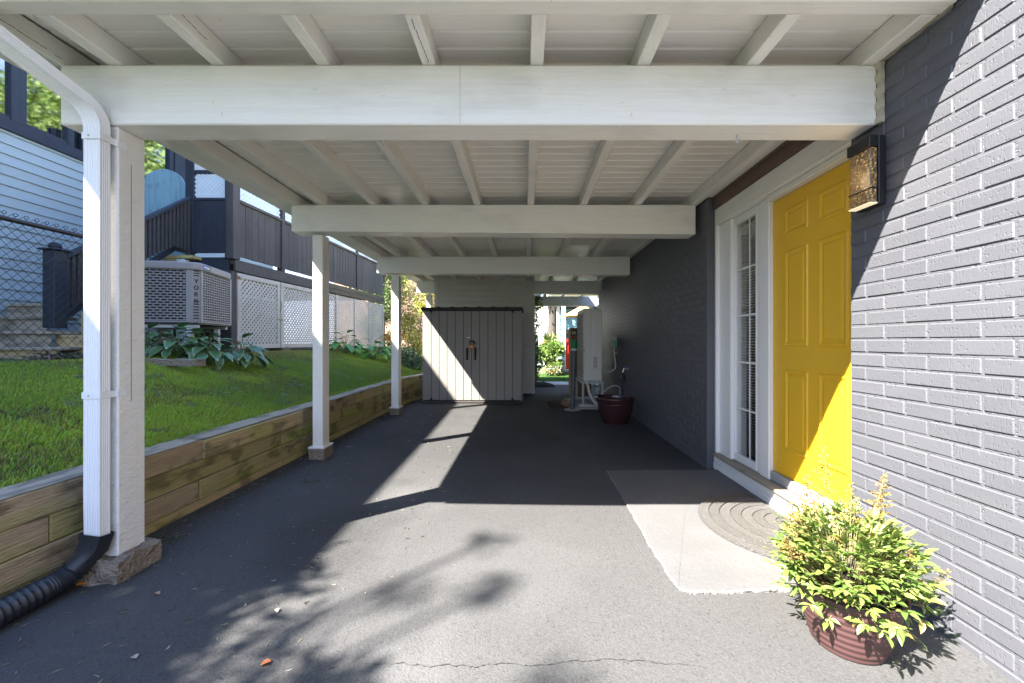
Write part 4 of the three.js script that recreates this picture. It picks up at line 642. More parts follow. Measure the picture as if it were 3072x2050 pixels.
// ---------------------------------------------------------------- neighbour's house
{
  const t = thing('neighbour_house', 'pale blue clapboard house with navy framed windows beyond the chain link fence', 'house', [-8, 1, -4]);
  const X = -6.4, d0 = -1.6, d1 = 7.75;
  part(t, 'wall', [bx(-12, X - 0.03, 0.6, 3.8, -d0, -d1, { b: 0.002 }), bx(-12, X - 0.03, 5.35, 6.75, -d0, -d1, { b: 0.002 }), bx(-12, X - 0.4, 3.8, 5.35, -d0, -d1, { b: 0.002 })], M.neighSiding);
  for (let y = 0.95, k = 0; y < 3.78; y += 0.1284, k++) { const g = bx(X - 0.028, X, y, y + 0.127, -1.5, -d1, { b: 0.002, grain: 2 }), p = g.attributes.position; for (let i = 0; i < p.count; i++) if (p.getX(i) > X - 0.02) p.setX(i, p.getX(i) - 0.017 * (p.getY(i) - y) / 0.127); part(t, 'siding_board', boxUV(g, 2), M.neighSiding); }
  const bands = [bx(X - 0.06, X + 0.03, 3.808, 3.95, -2, -d1, { b: 0.006 })];
  part(t, 'window_ledge', bands, M.navy);
  for (const [a, b] of [[3.2, 4.1], [4.18, 5.09], [5.25, 5.72], [5.98, 7.36]]) {
    const w = part(t, 'window', [bx(X - 0.06, X + 0.018, 3.952, 5.35, -a + 0.08, -a, { b: 0.005 }), bx(X - 0.06, X + 0.018, 3.952, 5.35, -b, -b - 0.085, { b: 0.005 }), bx(X - 0.05, X + 0.01, 3.952, 4.0, -a - 0.001, -b + 0.001, { b: 0.005 }), bx(X - 0.05, X + 0.012, 5.28, 5.35, -a - 0.001, -b + 0.001, { b: 0.005 })], M.navy);
    part(w, 'pane', bx(X - 0.035, X - 0.028, 4.0, 5.28, -a - 0.002, -b + 0.002, { b: 0.0005 }), M.mirrorGlass);
  }
  for (let y = 0.95; y < 3.75; y += 0.1284) part(t, 'siding_board', bx(-8.03, -8, y, y + 0.126, -7.76, -13, { b: 0.003, grain: 2 }), M.neighSiding);
  part(t, 'rear_wall', bx(-12, -8.032, 0.6, 3.8, -7.76, -13), M.neighSiding);
  part(t, 'corner_post', bx(X - 0.1, X + 0.025, 0.9, 5.4, -7.46, -d1 - 0.02, { b: 0.006 }), M.navy);
  const nr = bx(-12.5, -5.98, 6.76, 6.92, -d0 + 0.4, -d1 - 0.15, { b: 0.01 }), np = nr.attributes.position; for (let i = 0; i < np.count; i++) if (np.getZ(i) < -5 && np.getX(i) > -7) np.setX(i, np.getX(i) - 0.3);
  part(t, 'roof', nr, M.darkStain);
}
// ---------------------------------------------------------------- neighbour's deck
const DO = V(-4.59, 0, -6.48), DE = V(0.0646, 0, -0.998).normalize();
const tAt = (px) => { const k = (px - VX) / F; return (-4.59 - 6.48 * k) / (0.998 * k - 0.0646); };
const yaw = Math.atan2(-DE.z, DE.x);        // local +x runs along the deck face, local +z faces the lawn
function latticePanel(w, h, pitch, slat, th, both = true) {
  const out = [], L = (w + h) * 1.5;
  for (const s of both ? [1, -1] : [1]) for (let c = -h; c < w + h; c += pitch) {
    // line x = c + s' * y
    let y0 = 0, y1 = h, f = (y) => (s > 0 ? c + y : c + h - y); const lim = (y) => clamp(f(y), 0, w);
    let a = s > 0 ? [Math.max(0, -c), Math.min(h, w - c)] : [Math.max(0, c + h - w), Math.min(h, c + h)];
    if (a[1] - a[0] < 0.02) continue;
    const A = V(f(a[0]), a[0], s * th * 0.5), B = V(f(a[1]), a[1], s * th * 0.5); out.push(bar(A, B, th, slat, V(0, 0, 1).cross(B.clone().sub(A)).normalize()));
    void L; void y0; void y1; void lim;
  }
  return out;
}
{
  const t = thing('wooden_deck', 'dark stained raised deck with board railing and white lattice skirt', 'deck', [DO.x, 1.05, DO.z], yaw);
  const put = (n, g, m, o = {}) => part(t, n, g, m, { local: true, ...o }), Y = (y) => y - 1.05, T1 = tAt(1150), W = 3.2;
  // floor and rim
  put('floor', bx(0.03, T1, Y(2.44), Y(2.5), -W, -0.03), M.rimOlive);
  put('rim_board', bx(0, tAt(985), Y(2.32), Y(2.505), -0.028, 0.012, { b: 0.004, grain: 0 }), M.darkStain2);
  put('rim_board', bx(tAt(985) + 0.003, T1 + 0.05, Y(2.32), Y(2.42), -0.028, 0.01, { b: 0.004, grain: 0 }), M.rimOlive); put('rim_board', bx(tAt(985) + 0.003, T1 + 0.05, Y(2.423), Y(2.53), -0.028, 0.016, { b: 0.004, grain: 0 }), M.rimOlive);
  put('corner_post', bx(-0.06, 0.09, Y(2.508), Y(4.6), -0.1, 0.02, { b: 0.006 }), M.darkStain2);
  put('skirt_post', bx(-0.07, 0.04, Y(0.98), Y(2.318), -0.16, -0.004, { b: 0.006 }), M.darkStain2);
  // long board railing
  const posts = [tAt(849), tAt(960), tAt(1072)], spans = [[0.095, posts[0] - 0.05], [posts[0] + 0.05, posts[1] - 0.05], [posts[1] + 0.05, posts[2] - 0.05], [posts[2] + 0.05, T1]];
  posts.forEach((x) => put('rail_post', bx(x - 0.045, x + 0.045, Y(2.508), Y(4.4), -0.09, 0.014, { b: 0.005, grain: 1 }), M.darkStain));
  spans.forEach(([a, b], k) => {
    const n = Math.round((b - a) / 0.137), w = (b - a) / n;
    for (let i = 0; i < n; i++) put('rail_board', bx(a + i * w + 0.002, a + (i + 1) * w - 0.002, Y(2.565) + rr(0, 0.006), Y(3.43), -0.035, -0.014 + rr(0, 0.004), { b: 0.003, grain: 1 }), rnd() < 0.5 ? M.darkStain : M.darkStain2);
    put('cap_rail', bx(a, b, Y(3.433), Y(3.48), -0.07, 0.02, { b: 0.005, grain: 0 }), M.darkStain2);
    put('top_rail', bx(a, b, Y(3.95), Y(4.03), -0.07, 0.01, { b: 0.005, grain: 0 }), M.darkStain);
    const lp = latticePanel(b - a - 0.004, 0.468, 0.08, 0.036, 0.006); const g = merge(lp).translate(a + 0.002, Y(3.481), -0.03); put('lattice_screen', g, M.latticeBlue, { stuff: true });
  });
  // lattice skirt: two gates then fixed panels
  const gates = [[0.045, tAt(840) - 0.004], [tAt(842), tAt(968)]];
  gates.forEach(([a, b]) => {
    const fr = put('lattice_gate', [bx(a, b, Y(1.09), Y(1.17), -0.03, 0.008, { b: 0.004, grain: 0 }), bx(a, b, Y(2.225), Y(2.302), -0.03, 0.008, { b: 0.004, grain: 0 }), bx(a, a + 0.075, Y(1.171), Y(2.224), -0.03, 0.0075, { b: 0.004, grain: 1 }), bx(b - 0.075, b, Y(1.171), Y(2.224), -0.03, 0.0075, { b: 0.004, grain: 1 })], M.lattice);
    part(fr, 'lattice', merge(latticePanel(b - a - 0.142, 1.06, 0.085, 0.036, 0.006)).translate(a + 0.071, Y(1.168), -0.012), M.lattice, { local: true, stuff: true });
  });
  for (const y of [1.16, 2.2]) put('hinge', bx(0.035, 0.1, Y(y), Y(y + 0.05), 0.009, 0.013, { b: 0.001 }), std([0.2, 0.09, 0.05], { roughness: 0.8 }));
  put('gate_latch', [bx(tAt(840) - 0.06, tAt(842) + 0.05, Y(1.6), Y(1.625), 0.0085, 0.02, { b: 0.004 }), tube([V(tAt(840) - 0.02, Y(1.75), 0.012), V(tAt(840) + 0.01, Y(1.85), 0.02), V(tAt(840), Y(1.95), 0.014)], 0.006, 12, 5)], std([0.25, 0.2, 0.08], { roughness: 0.5, metalness: 0.5 }));
  const fx = [tAt(970), tAt(1010), tAt(1065), tAt(1109), T1];
  for (let k = 0; k < 4; k++) { const a = fx[k] + (k ? 0.03 : 0.005), b = fx[k + 1] - 0.03; put('skirt_stile', bx(b, b + 0.06, Y(1.02), Y(2.30), -0.035, 0.006, { b: 0.004, grain: 1 }), M.lattice); put('lattice_skirt', merge(latticePanel(b - a, 1.24, 0.09, 0.036, 0.006)).translate(a, Y(1.05), -0.015), M.lattice, { stuff: true }); }
  // supports: blocks under the gates
  for (const [x, w] of [[-0.02, 0.17], [tAt(850), 0.25]]) put('support_block', jitter(new THREE.BoxGeometry(w, 0.12, 0.22, 4, 3, 4), 0.008, 40, x).translate(x + 0.03, Y(1.035), -0.06), M.concrete);
  put('dark_backing', bx(0, T1, Y(0.9), Y(2.4), -W, -W + 0.05), M.dark);  // black sheet added to stand for the dark behind the lattice
}
{
  // short end face of the deck, turned to the driveway
  const d = 6.5, X = (px) => (px - VX) * d / F, Yp = (py) => H - (py - VY) * d / F;
  const t = thing('privacy_screen', 'navy board privacy screen with small lattice window at the deck end', 'screen', [X(625), 2.4, -d]);
  const xa = X(572), xb = X(682);
  part(t, 'frame', [bx(X(553), xa - 0.002, Yp(775), 4.6, -d - 0.01, -d - 0.09, { b: 0.005, grain: 1 }), bx(xa, X(580), Yp(760), 4.6, -d, -d - 0.06, { b: 0.005, grain: 1 }), bx(X(674), xb, Yp(775), 4.6, -d + 0.004, -d - 0.06, { b: 0.005, grain: 1 }), bx(X(580) + 0.001, X(674) - 0.001, Yp(601), Yp(593), -d - 0.001, -d - 0.055, { b: 0.004 }), bx(X(580) + 0.001, X(674) - 0.001, Yp(520), Yp(510), -d - 0.001, -d - 0.055, { b: 0.004 })], M.navy);
  const n = 4, x0 = X(580) + 0.002, w = (X(674) - x0 - 0.002) / n; for (let i = 0; i < n; i++) part(t, 'board', bx(x0 + i * w + 0.002, x0 + (i + 1) * w - 0.002, Yp(759), Yp(601.5), -d - 0.012, -d - 0.034, { b: 0.003, grain: 1 }), M.navy);
  part(t, 'lattice', merge(latticePanel(X(674) - X(580) - 0.004, Yp(520.5) - Yp(592.5), 0.068, 0.037, 0.006)).translate(X(580) + 0.002, Yp(592.5), -d - 0.03), M.latticeBlue, { stuff: true });
  part(t, 'upper_panel', bx(X(561), X(640), Yp(509), Yp(470), -d - 0.02, -d - 0.03), std([0.6, 0.62, 0.63]));
  part(t, 'rim', bx(X(566), X(687), Yp(815), Yp(775), -d + 0.01, -d - 0.04, { b: 0.005 }), M.navy);
  part(t, 'ledge', bx(X(585), X(672), Yp(772), Yp(764), -d - 0.02, -d - 0.3, { b: 0.004 }), M.latticeBlue);
}
{
  // arched blue gate
  const d = 6.72, X = (px) => (px - VX) * d / F, Yp = (py) => H - (py - VY) * d / F, t = thing('arched_gate', 'pale blue arch topped board gate behind the stair railing', 'gate', [X(492), 2.3, -d]);
  const xs = [427, 441, 467, 493, 519, 544, 558], cx = 492.5, R = 66, arc = (px) => { const q = clamp((px - cx) / R, -1, 1); return 509 + 38 * (1 - Math.sqrt(1 - q * q)) * 1.55; };
  for (let i = 0; i < 6; i++) {
    const s = new THREE.Shape(), a = X(xs[i]) + 0.002, b = X(xs[i + 1]) - 0.002; s.moveTo(a, 2.35); s.lineTo(b, 2.35); for (let k = 6; k >= 0; k--) { const px = lerp(xs[i], xs[i + 1], k / 6); s.lineTo(lerp(a, b, k / 6), Yp(arc(px))); }
    const g = new THREE.ExtrudeGeometry(s, { depth: 0.022, bevelEnabled: false }).translate(0, 0, -d + rr(0, 0.003)); part(t, 'board', boxUV(g, 1), M.gateBlue);
  }
  part(t, 'brace', bx(X(428), X(557), 2.6, 2.7, -d - 0.005, -d - 0.035), M.gateBlue);
}
{
  // stairs with newel and railing
  const t = thing('wooden_stairs', 'weathered wooden stairs with dark railing and ball topped newel post', 'stairs', [-5.9, 1, -4.9]);
  const d = 4.72, X = (px, q = d) => (px - VX) * q / F, Yp = (py, q = d) => H - (py - VY) * q / F;
  const xl = -6.35, xr = X(150), treads = [[1042, 4.5, X(170, 4.5)], [994, 4.66, X(152, 4.66)], [950, 4.84, X(144, 4.84)], [911, 5.02, X(140, 5.02)]];
  treads.forEach(([py, q, x1], k) => { const y = Yp(py, q); part(t, 'tread', bx(xl, x1, y - 0.035, y, -q + 0.03, -q - 0.32, { b: 0.006, grain: 0 }), M.timberGrey); part(t, 'riser', bx(xl, x1 - 0.02, y - 0.19, y - 0.037, -q, -q - 0.03, { b: 0.004, grain: 0 }), k ? M.timberGrey : M.timberTan); });
  part(t, 'edging_timber', bx(xl, X(60), 0.9, 1.03, -4.36, -4.45, { b: 0.008, grain: 0 }), M.timberGrey); part(t, 'edging_timber', bx(X(62), X(250), 0.9, 1.05, -4.4, -4.5, { b: 0.008, grain: 0 }), M.timberBrown);
  part(t, 'stringer', [bx(X(152), X(250), 1.02, 1.28, -4.76, -4.82, { b: 0.005 }), bx(X(190), X(255), 1.2, 1.55, -4.9, -4.96, { b: 0.005 })], M.timberTan);
  // newel
  const nx = X(165), nd = d; const nw = part(t, 'newel_post', bx(nx - 0.07, nx + 0.07, Yp(985), Yp(754), -nd + 0.07, -nd - 0.07, { b: 0.006, grain: 1 }), M.navy);
  part(nw, 'cap', bx(nx - 0.1, nx + 0.1, Yp(754) + 0.001, Yp(748), -nd + 0.1, -nd - 0.1, { b: 0.01 }), M.navy);
  part(nw, 'ball', [new THREE.SphereGeometry(0.058, 20, 14).scale(1, 0.82, 1).translate(nx, Yp(739), -nd), new THREE.CylinderGeometry(0.03, 0.06, 0.03, 14).translate(nx, Yp(748) + 0.012, -nd)], M.navy);
  // sloping rail from the newel up to the deck
  const A = at(190, 772, 4.8), B = at(569, 594, 6.42), A2 = at(190, 950, 4.8), B2 = at(520, 745, 6.3), C2 = at(570, 757, 6.42);
  part(t, 'hand_rail', bar(A, B, 0.09, 0.045), M.navy);
  part(t, 'bottom_rail', bar(A2, B2, 0.045, 0.08), M.navy); part(t, 'bottom_rail', bar(B2, C2, 0.045, 0.07), M.navy);
  for (let k = 0; k < 27; k++) { const q = (k + 0.5) / 27, top = A.clone().lerp(B, q), px = VX + top.x / -top.z * F; let by; if (px < 520) { const z = clamp((px - 190) / 330, 0, 1); by = lerp(A2.y, B2.y, z); } else by = lerp(B2.y, C2.y, (px - 520) / 50); part(t, 'baluster', bx(top.x - 0.019, top.x + 0.019, by, top.y - 0.02, top.z + 0.019, top.z - 0.019, { b: 0.003, grain: 1 }), M.darkStain); }
  part(t, 'landing', [bx(X(470, 6.3), X(575, 6.3), Yp(775, 6.3), Yp(765, 6.3), -6.3, -6.5, { b: 0.005 })], M.timberTan);
  part(t, 'landing_post', bx(X(528, 6.3), X(552, 6.3), 1.0, Yp(777, 6.3), -6.3, -6.4, { b: 0.005 }), M.latticeBlue);
  part(t, 'landing_beam', bx(X(478, 6.3), X(528, 6.3), Yp(790, 6.3), Yp(772, 6.3), -6.32, -6.38, { b: 0.005 }), M.timberTan);
}
// ---------------------------------------------------------------- chain link fence
{
  const X = -4.2, t = thing('chain_link_fence', 'black chain link fence with tubular top rail along the lawn edge', 'fence', [X, 1, -3]);
  const a = 1.6, b = 4.45, yb = 0.99, yt = 2.215;
  part(t, 'top_rail', rod(V(X, yt - 0.03, -a), V(X - 0.02, yt - 0.005, -b), 0.021, 0.021, 12), M.black);
  for (const d of [1.62, 4.44]) { const p = part(t, 'fence_post', rod(V(X, 0.9, -d), V(X, yt, -d), 0.03, 0.03, 12), M.black); part(p, 'cap', new THREE.SphereGeometry(0.034, 12, 8).translate(X, yt, -d), M.black); }
  const wires = [], p = 0.074, h = yt - yb + 0.03;
  for (const s of [1, -1]) for (let c = a - h - 0.1; c < b + h; c += p) { const lo = s > 0 ? Math.max(0, a - c) : Math.max(0, c + 0 - b), hi = s > 0 ? Math.min(h, b - c) : Math.min(h, c - a); if (hi - lo < 0.01) continue; const f = (y) => (s > 0 ? c + y : c - y); wires.push(rod(V(X + 0.004 * s, yb + lo, -f(lo)), V(X + 0.004 * s, yb + hi, -f(hi)), 0.0021, 0.0021, 4)); }
  part(t, 'wire_mesh', wires, M.black, { stuff: true });
  const loops = []; for (let d = a; d < b; d += p) loops.push(new THREE.TorusGeometry(0.013, 0.0026, 5, 10).rotateY(rr(0.4, 0.9)).translate(X, yt + 0.03, -d));
  part(t, 'wire_ends', loops, M.black, { stuff: true });
}
// ---------------------------------------------------------------- air conditioner on its stand
{
  const t = thing('air_conditioner', 'grey square air conditioner unit with slotted grilles on a metal stand', 'air conditioner', [-4.11, 1.0, -5.16], 0.24);
  const S = 0.9, y0 = 0.43, y1 = 1.2, ch = 0.085, put = (n, g, m, o = {}) => part(t, n, g, m, { local: true, ...o });
  put('coil', bx(-S + 0.02, -0.02, y0 + 0.02, y1 - 0.07, -S + 0.02, -0.05, { b: 0.06 }), std([0.035, 0.035, 0.036], { roughness: 0.8 }));
  put('base_pan', bx(-S, -0.01, y0 - 0.01, y0 + 0.012, -S, -0.01, { b: 0.004 }), M.black);
  // lid: rounded square
  const lid = new THREE.Shape(); const r = 0.1; lid.moveTo(-S + r, 0); lid.lineTo(-r, 0); lid.quadraticCurveTo(0, 0, 0, r); lid.lineTo(0, S - r); lid.quadraticCurveTo(0, S, -r, S); lid.lineTo(-S + r, S); lid.quadraticCurveTo(-S, S, -S, S - r); lid.lineTo(-S, r); lid.quadraticCurveTo(-S, 0, -S + r, 0);
  const lg = new THREE.ExtrudeGeometry(lid, { depth: 0.055, bevelEnabled: true, bevelThickness: 0.022, bevelSize: 0.02, bevelSegments: 3, curveSegments: 8 }); lg.rotateX(-Math.PI / 2); lg.translate(0, y1 - 0.075, 0); put('lid', lg, M.condenser);
  const grille = (w, h, pitch, col, hole) => { const g = []; for (let y = 0; y < h + 0.001; y += pitch) g.push(bx(0, w, y - 0.0075, y + 0.0075, 0, 0.012, { b: 0.003 })); let k = 0; for (let y = 0; y < h - pitch * 0.5; y += pitch, k++) for (let x = hole ? 0 : (k % 2 ? col * 0.5 : 0); x < w + 0.01; x += col) g.push(bx(clamp(x - 0.008, 0, w - 0.012), clamp(x + 0.008, 0.012, w), y + 0.0076, y + pitch - 0.0076, 0.0005, 0.011, { b: 0.002 })); return merge(g); };
  const gh = y1 - 0.09 - (y0 + 0.05), pitch = gh / 19;
  put('front_grille', grille(S - 0.23, gh, pitch, 0.072).translate(-S + 0.09, y0 + 0.045, -0.012), M.condenser);
  put('front_frame', [bx(-S + 0.01, -S + 0.088, y0 + 0.012, y1 - 0.08, -0.012, 0.004, { b: 0.003 }), bx(-0.14, -0.082, y0 + 0.012, y1 - 0.08, -0.012, 0.004, { b: 0.003 }), bx(-S + 0.088, -0.14, y0 + 0.012, y0 + 0.034, -0.012, 0.003, { b: 0.003 }), bx(-S + 0.088, -0.14, y1 - 0.096, y1 - 0.076, -0.012, 0.003, { b: 0.003 })], M.condenser);
  put('side_grille', grille(S - 0.16, gh, pitch, 0.058, true).rotateY(Math.PI / 2).translate(-0.012, y0 + 0.045, -0.10), M.condenser);
  put('side_frame', [bx(-0.012, 0.004, y0 + 0.012, y1 - 0.08, -0.10, -0.055, { b: 0.003 }), bx(-0.012, 0.004, y0 + 0.012, y1 - 0.08, -S + 0.01, -S + 0.06, { b: 0.003 }), bx(-0.012, 0.003, y0 + 0.012, y0 + 0.034, -S + 0.06, -0.10, { b: 0.003 }), bx(-0.012, 0.003, y1 - 0.096, y1 - 0.076, -S + 0.06, -0.10, { b: 0.003 })], M.condenser);
  // chamfered corner strip with the raised letters
  const mk = (g) => g.rotateY(Math.PI / 4).translate(-0.045, 0, -0.033);
  put('corner_strip', mk(bx(-0.052, 0.052, y0 + 0.012, y1 - 0.08, -0.01, 0.004, { b: 0.003 })), M.condenser);
  const sl = []; for (let k = 0; k < 7; k++) sl.push(bx(-0.03, 0.03, y0 + 0.06 + k * 0.036, y0 + 0.074 + k * 0.036, 0.0042, 0.006, { b: 0.0008 })); for (let k = 0; k < 3; k++) sl.push(bx(-0.03, 0.03, y1 - 0.17 + k * 0.03, y1 - 0.157 + k * 0.03, 0.0042, 0.006, { b: 0.0008 }));
  put('corner_slots', mk(merge(sl)), M.dark);
  ['Y', 'O', 'R', 'K'].forEach((ch2, i) => { const g = new TextGeometry(ch2, { font, size: 0.055, depth: 0.002, curveSegments: 6 }); g.computeBoundingBox(); const bb = g.boundingBox; g.translate(-(bb.min.x + bb.max.x) / 2, y1 - 0.26 - i * 0.083, 0.0046); put('letter', mk(boxUV(g)), M.dark); });
  const cv = document.createElement('canvas'); cv.width = 256; cv.height = 96; const c = cv.getContext('2d'); c.fillStyle = '#0c1633'; c.fillRect(0, 0, 256, 96); c.fillStyle = '#1d4fc0'; c.fillRect(6, 6, 70, 84); c.strokeStyle = '#e8f0ff'; c.lineWidth = 5; for (let k = 0; k < 4; k++) { const a = k * Math.PI / 4; c.beginPath(); c.moveTo(41 - 22 * Math.cos(a), 48 - 22 * Math.sin(a)); c.lineTo(41 + 22 * Math.cos(a), 48 + 22 * Math.sin(a)); c.stroke(); } c.fillStyle = '#f4f6fa'; c.font = 'bold 56px sans-serif'; c.textBaseline = 'middle'; c.fillText('YORK', 84, 50, 166);
  const ct = new THREE.CanvasTexture(cv); ct.colorSpace = THREE.SRGBColorSpace;
  put('badge', new THREE.PlaneGeometry(0.17, 0.064).rotateY(Math.PI / 2).translate(0.0215, y1 - 0.045, -0.16), std([1, 1, 1], { map: ct, roughness: 0.4 }));
  for (const [x, z] of [[-0.12, -0.06], [-S + 0.06, -0.06], [-0.06, -0.6], [-S + 0.06, -S + 0.08]]) put('leg', bx(x - 0.03, x + 0.03, -0.05, y0 - 0.055, z - 0.03, z + 0.03, { b: 0.004 }), M.galv);
  put('stand_rail', bx(-S, -0.03, y0 - 0.054, y0 - 0.012, -0.09, -0.03, { b: 0.004 }), M.galv); put('stand_rail', bx(-S, -0.03, y0 - 0.054, y0 - 0.012, -S + 0.05, -S + 0.11, { b: 0.004 }), M.galv);
}

// ---------------------------------------------------------------- plants
function hosta(label, x, d, r, n, c, edge, L, group, sc = 1) {
  const t = thing('hosta', label, 'hosta', [x, lawnY(x, d), -d], 0, group), m = leafMat([1, 1, 1], { roughness: 0.4, transmission: 0.25 });
  const vs = [0, 1, 2].map((k) => leafShape(L, L * 0.62, 0.22, 0.35 + 0.1 * k, 6, vary(c, 0.2), edge ? vary(edge, 0.1) : null)), stalks = [];
  for (let i = 0; i < n; i++) { const a = i * 2.4 + rr(-0.3, 0.3), q = Math.sqrt((i + 0.5) / n), y = lerp(0.42, 0.12, q) * sc * rr(0.85, 1.15), p = V(Math.cos(a) * r * q * 0.62, y, Math.sin(a) * r * q * 0.62), dir = V(Math.cos(a), lerp(0.9, -0.5, q), Math.sin(a)); const l = shade(new THREE.Mesh(vs[i % 3], m)); l.name = 'leaf'; l.applyMatrix4(aim(p, dir, rr(-0.35, 0.35), rr(0.75, 1.2))); t.add(l); stalks.push(tube([V(0, 0, 0), V(p.x * 0.5, y * 0.7, p.z * 0.5), p], 0.004, 6, 4)); }
  part(t, 'stalks', stalks, std([0.12, 0.2, 0.06], { roughness: 0.6 }), { local: true });
  return t;
}
const HG = [0.07, 0.17, 0.045], HE = [0.42, 0.48, 0.3];
hosta('white edged hosta under the left side of the air conditioner', -4.38, 4.75, 0.30, 28, HG, HE, 0.17);
hosta('white edged hosta at the middle front of the air conditioner stand', -4.12, 4.85, 0.32, 30, HG, HE, 0.17);
hosta('white edged hosta beside the right front leg of the air conditioner stand', -3.82, 4.95, 0.34, 30, HG, HE, 0.18);
hosta('rightmost white edged hosta, reaching toward the lattice gate', -3.72, 5.35, 0.36, 26, HG, HE, 0.19);
hosta('white edged hosta in the shade behind the air conditioner stand', -4.25, 5.25, 0.34, 26, HG, HE, 0.17);
{ const b = new THREE.BoxGeometry(1.3, 0.07, 0.1, 16, 2, 3); jitter(b, 0.012, 20, 9); b.rotateY(-0.12); b.translate(-4.1, lawnY(-4.1, 4.5) - 0.005, -4.45); solo('bed_edging', 'grey stone edging along the front of the hosta bed', 'edging', boxUV(b), M.concrete); }
const BG = [0.11, 0.30, 0.05];
hosta('broad green leafed plant right of the middle post by the lattice skirt', -3.95, 9.0, 0.55, 30, BG, null, 0.2, undefined, 1.1);
hosta('broad green leafed plant below the orange flowers by the lattice skirt', -3.45, 9.3, 0.62, 36, BG, null, 0.22, undefined, 1.2);
{
  const t = thing('orange_flowers', 'orange flower spikes rising behind the broad green leaves', 'flowers', [-3.4, lawnY(-3.4, 9.6), -9.6]), sp = [], st = [];
  for (let k = 0; k < 8; k++) { const x = rr(0.0, 0.5), z = rr(-0.15, 0.15), h = rr(0.5, 0.6); st.push(rod(V(x * 0.6, 0, z), V(x, h, z), 0.006, 0.004, 5)); for (let i = 0; i < 26; i++) sp.push([V(x + rr(-0.06, 0.06), h + rr(-0.07, 0.07), z + rr(-0.05, 0.05)), V(rr(-1, 1), rr(-0.6, 1), rr(-1, 1)), rr(0.03, 0.06), vary([0.75, 0.30, 0.015], 0.25)]); }
  part(t, 'blossoms', leafCloud(sp, 0.4), M.leaf, { local: true, stuff: true }); part(t, 'stems', st, std([0.12, 0.18, 0.05]), { local: true });
}
const bush = (name, label, cat, c, blobs, n, size, col) => { const t = thing(name, label, cat, c.toArray()), tw = []; for (const [p, r] of blobs) tw.push(rod(V(c.x, c.y, c.z), p.clone(), 0.012, 0.005, 5)); part(t, 'branches', tw, std([0.13, 0.1, 0.07], { roughness: 0.9 })); part(t, 'foliage', leafCloud(crownSpots(n, blobs, size, col)), M.leaf, { stuff: true }); return t; };
{ const c = V(-3.0, lawnY(-3, 11), -11.3), bl = []; for (let i = 0; i < 12; i++) bl.push([V(c.x + rr(-0.55, 0.45), c.y + 0.35 + 1.75 * (i / 11), c.z + rr(-0.4, 0.4)), rr(0.28, 0.45)]); bush('sunlit_shrub', 'yellow green sunlit shrub left of the grey shed', 'shrub', c, bl, 5200, 0.06, [0.34, 0.36, 0.05]); }
bush('low_plants', 'low bluish green plants between the third post and the shed', 'plant', V(-2.75, 0.5, -9.9), [[V(-2.65, 0.72, -9.7), 0.28], [V(-2.9, 0.78, -10), 0.3], [V(-2.5, 0.7, -10.1), 0.25], [V(-3.1, 0.9, -10.3), 0.3]], 1800, 0.07, [0.06, 0.13, 0.06]);
tree('conifer', 'dark green evergreen tree past the far end of the deck', 'tree', V(-4.75, 1, -13.6), { h: 5, r: 0.9, n: 9000, size: 0.09, color: [0.11, 0.19, 0.035], lift: 0.05, trunkR: 0.1 });
tree('garden_tree', 'leafy tree behind the sunlit shrub in the back garden', 'tree', V(-6.4, 1, -17), { h: 6, r: 1.6, n: 7000, size: 0.12, color: [0.09, 0.15, 0.03], trunkR: 0.12 });
// dead plant litter by the fence foot
{ const sp = []; for (let i = 0; i < 900; i++) { const x = rr(-5.3, -4.25), d = rr(4.3, 5.0); sp.push([V(x, lawnY(x, d) + rr(0, 0.07), -d), V(rr(-1, 1), rr(0, 0.8), rr(-1, 1)), rr(0.03, 0.08), vary(rnd() < 0.3 ? [0.2, 0.13, 0.11] : [0.08, 0.09, 0.045], 0.4)]); } solo('garden_litter', 'dark leaf litter and weeds at the foot of the chain link fence', 'leaf litter', leafCloud(sp, 0.35), M.leaf).userData.kind = 'stuff'; }
// trees behind the photographer and beyond the house: they shade the drive and show in the neighbour's windows
{ const c = V(-6.6, 0.5, 3.6), bl = [], up = (gx, gd, h, r) => bl.push([V(gx - 0.71 * h, h, -gd + 0.58 * h), r]);
  for (let i = 0; i < 78; i++) up(rr(-3.3, -1.22), rr(0.45, 2.35), rr(4.6, 6.4), rr(0.2, 0.36));
  for (const [x, d] of [[-0.98, 1.72], [-0.86, 1.5], [-0.72, 1.36], [-0.62, 1.42], [-0.92, 1.3], [-1.05, 2.0], [-0.55, 1.28]]) up(x, d, rr(4.4, 5), 0.12);
  for (const [x, d, r] of [[-0.2, 2.45, 0.1], [-0.55, 1.95, 0.09], [-0.15, 1.98, 0.11], [0.1, 1.4, 0.1]]) up(x, d, 9.5, r);
  tree('street_tree', 'tall leafy tree behind the photographer at the front of the neighbour house', 'tree', c, { h: 6.4, r: 2.2, n: 30000, size: 0.085, color: [0.08, 0.15, 0.03], trunkR: 0.16, blobs: bl }); }
tree('maple_tree', 'tall green tree behind the brick house reflected in the neighbour windows', 'tree', V(6.5, 0, -17.5), { h: 13.5, r: 3.4, n: 12000, size: 0.28, color: [0.13, 0.2, 0.03], trunkR: 0.3 });
tree('maple_tree', 'second tall tree behind the brick house, farther from the carport', 'tree', V(10, 0, -23), { h: 15, r: 4, n: 12000, size: 0.3, color: [0.12, 0.2, 0.03], trunkR: 0.3 });

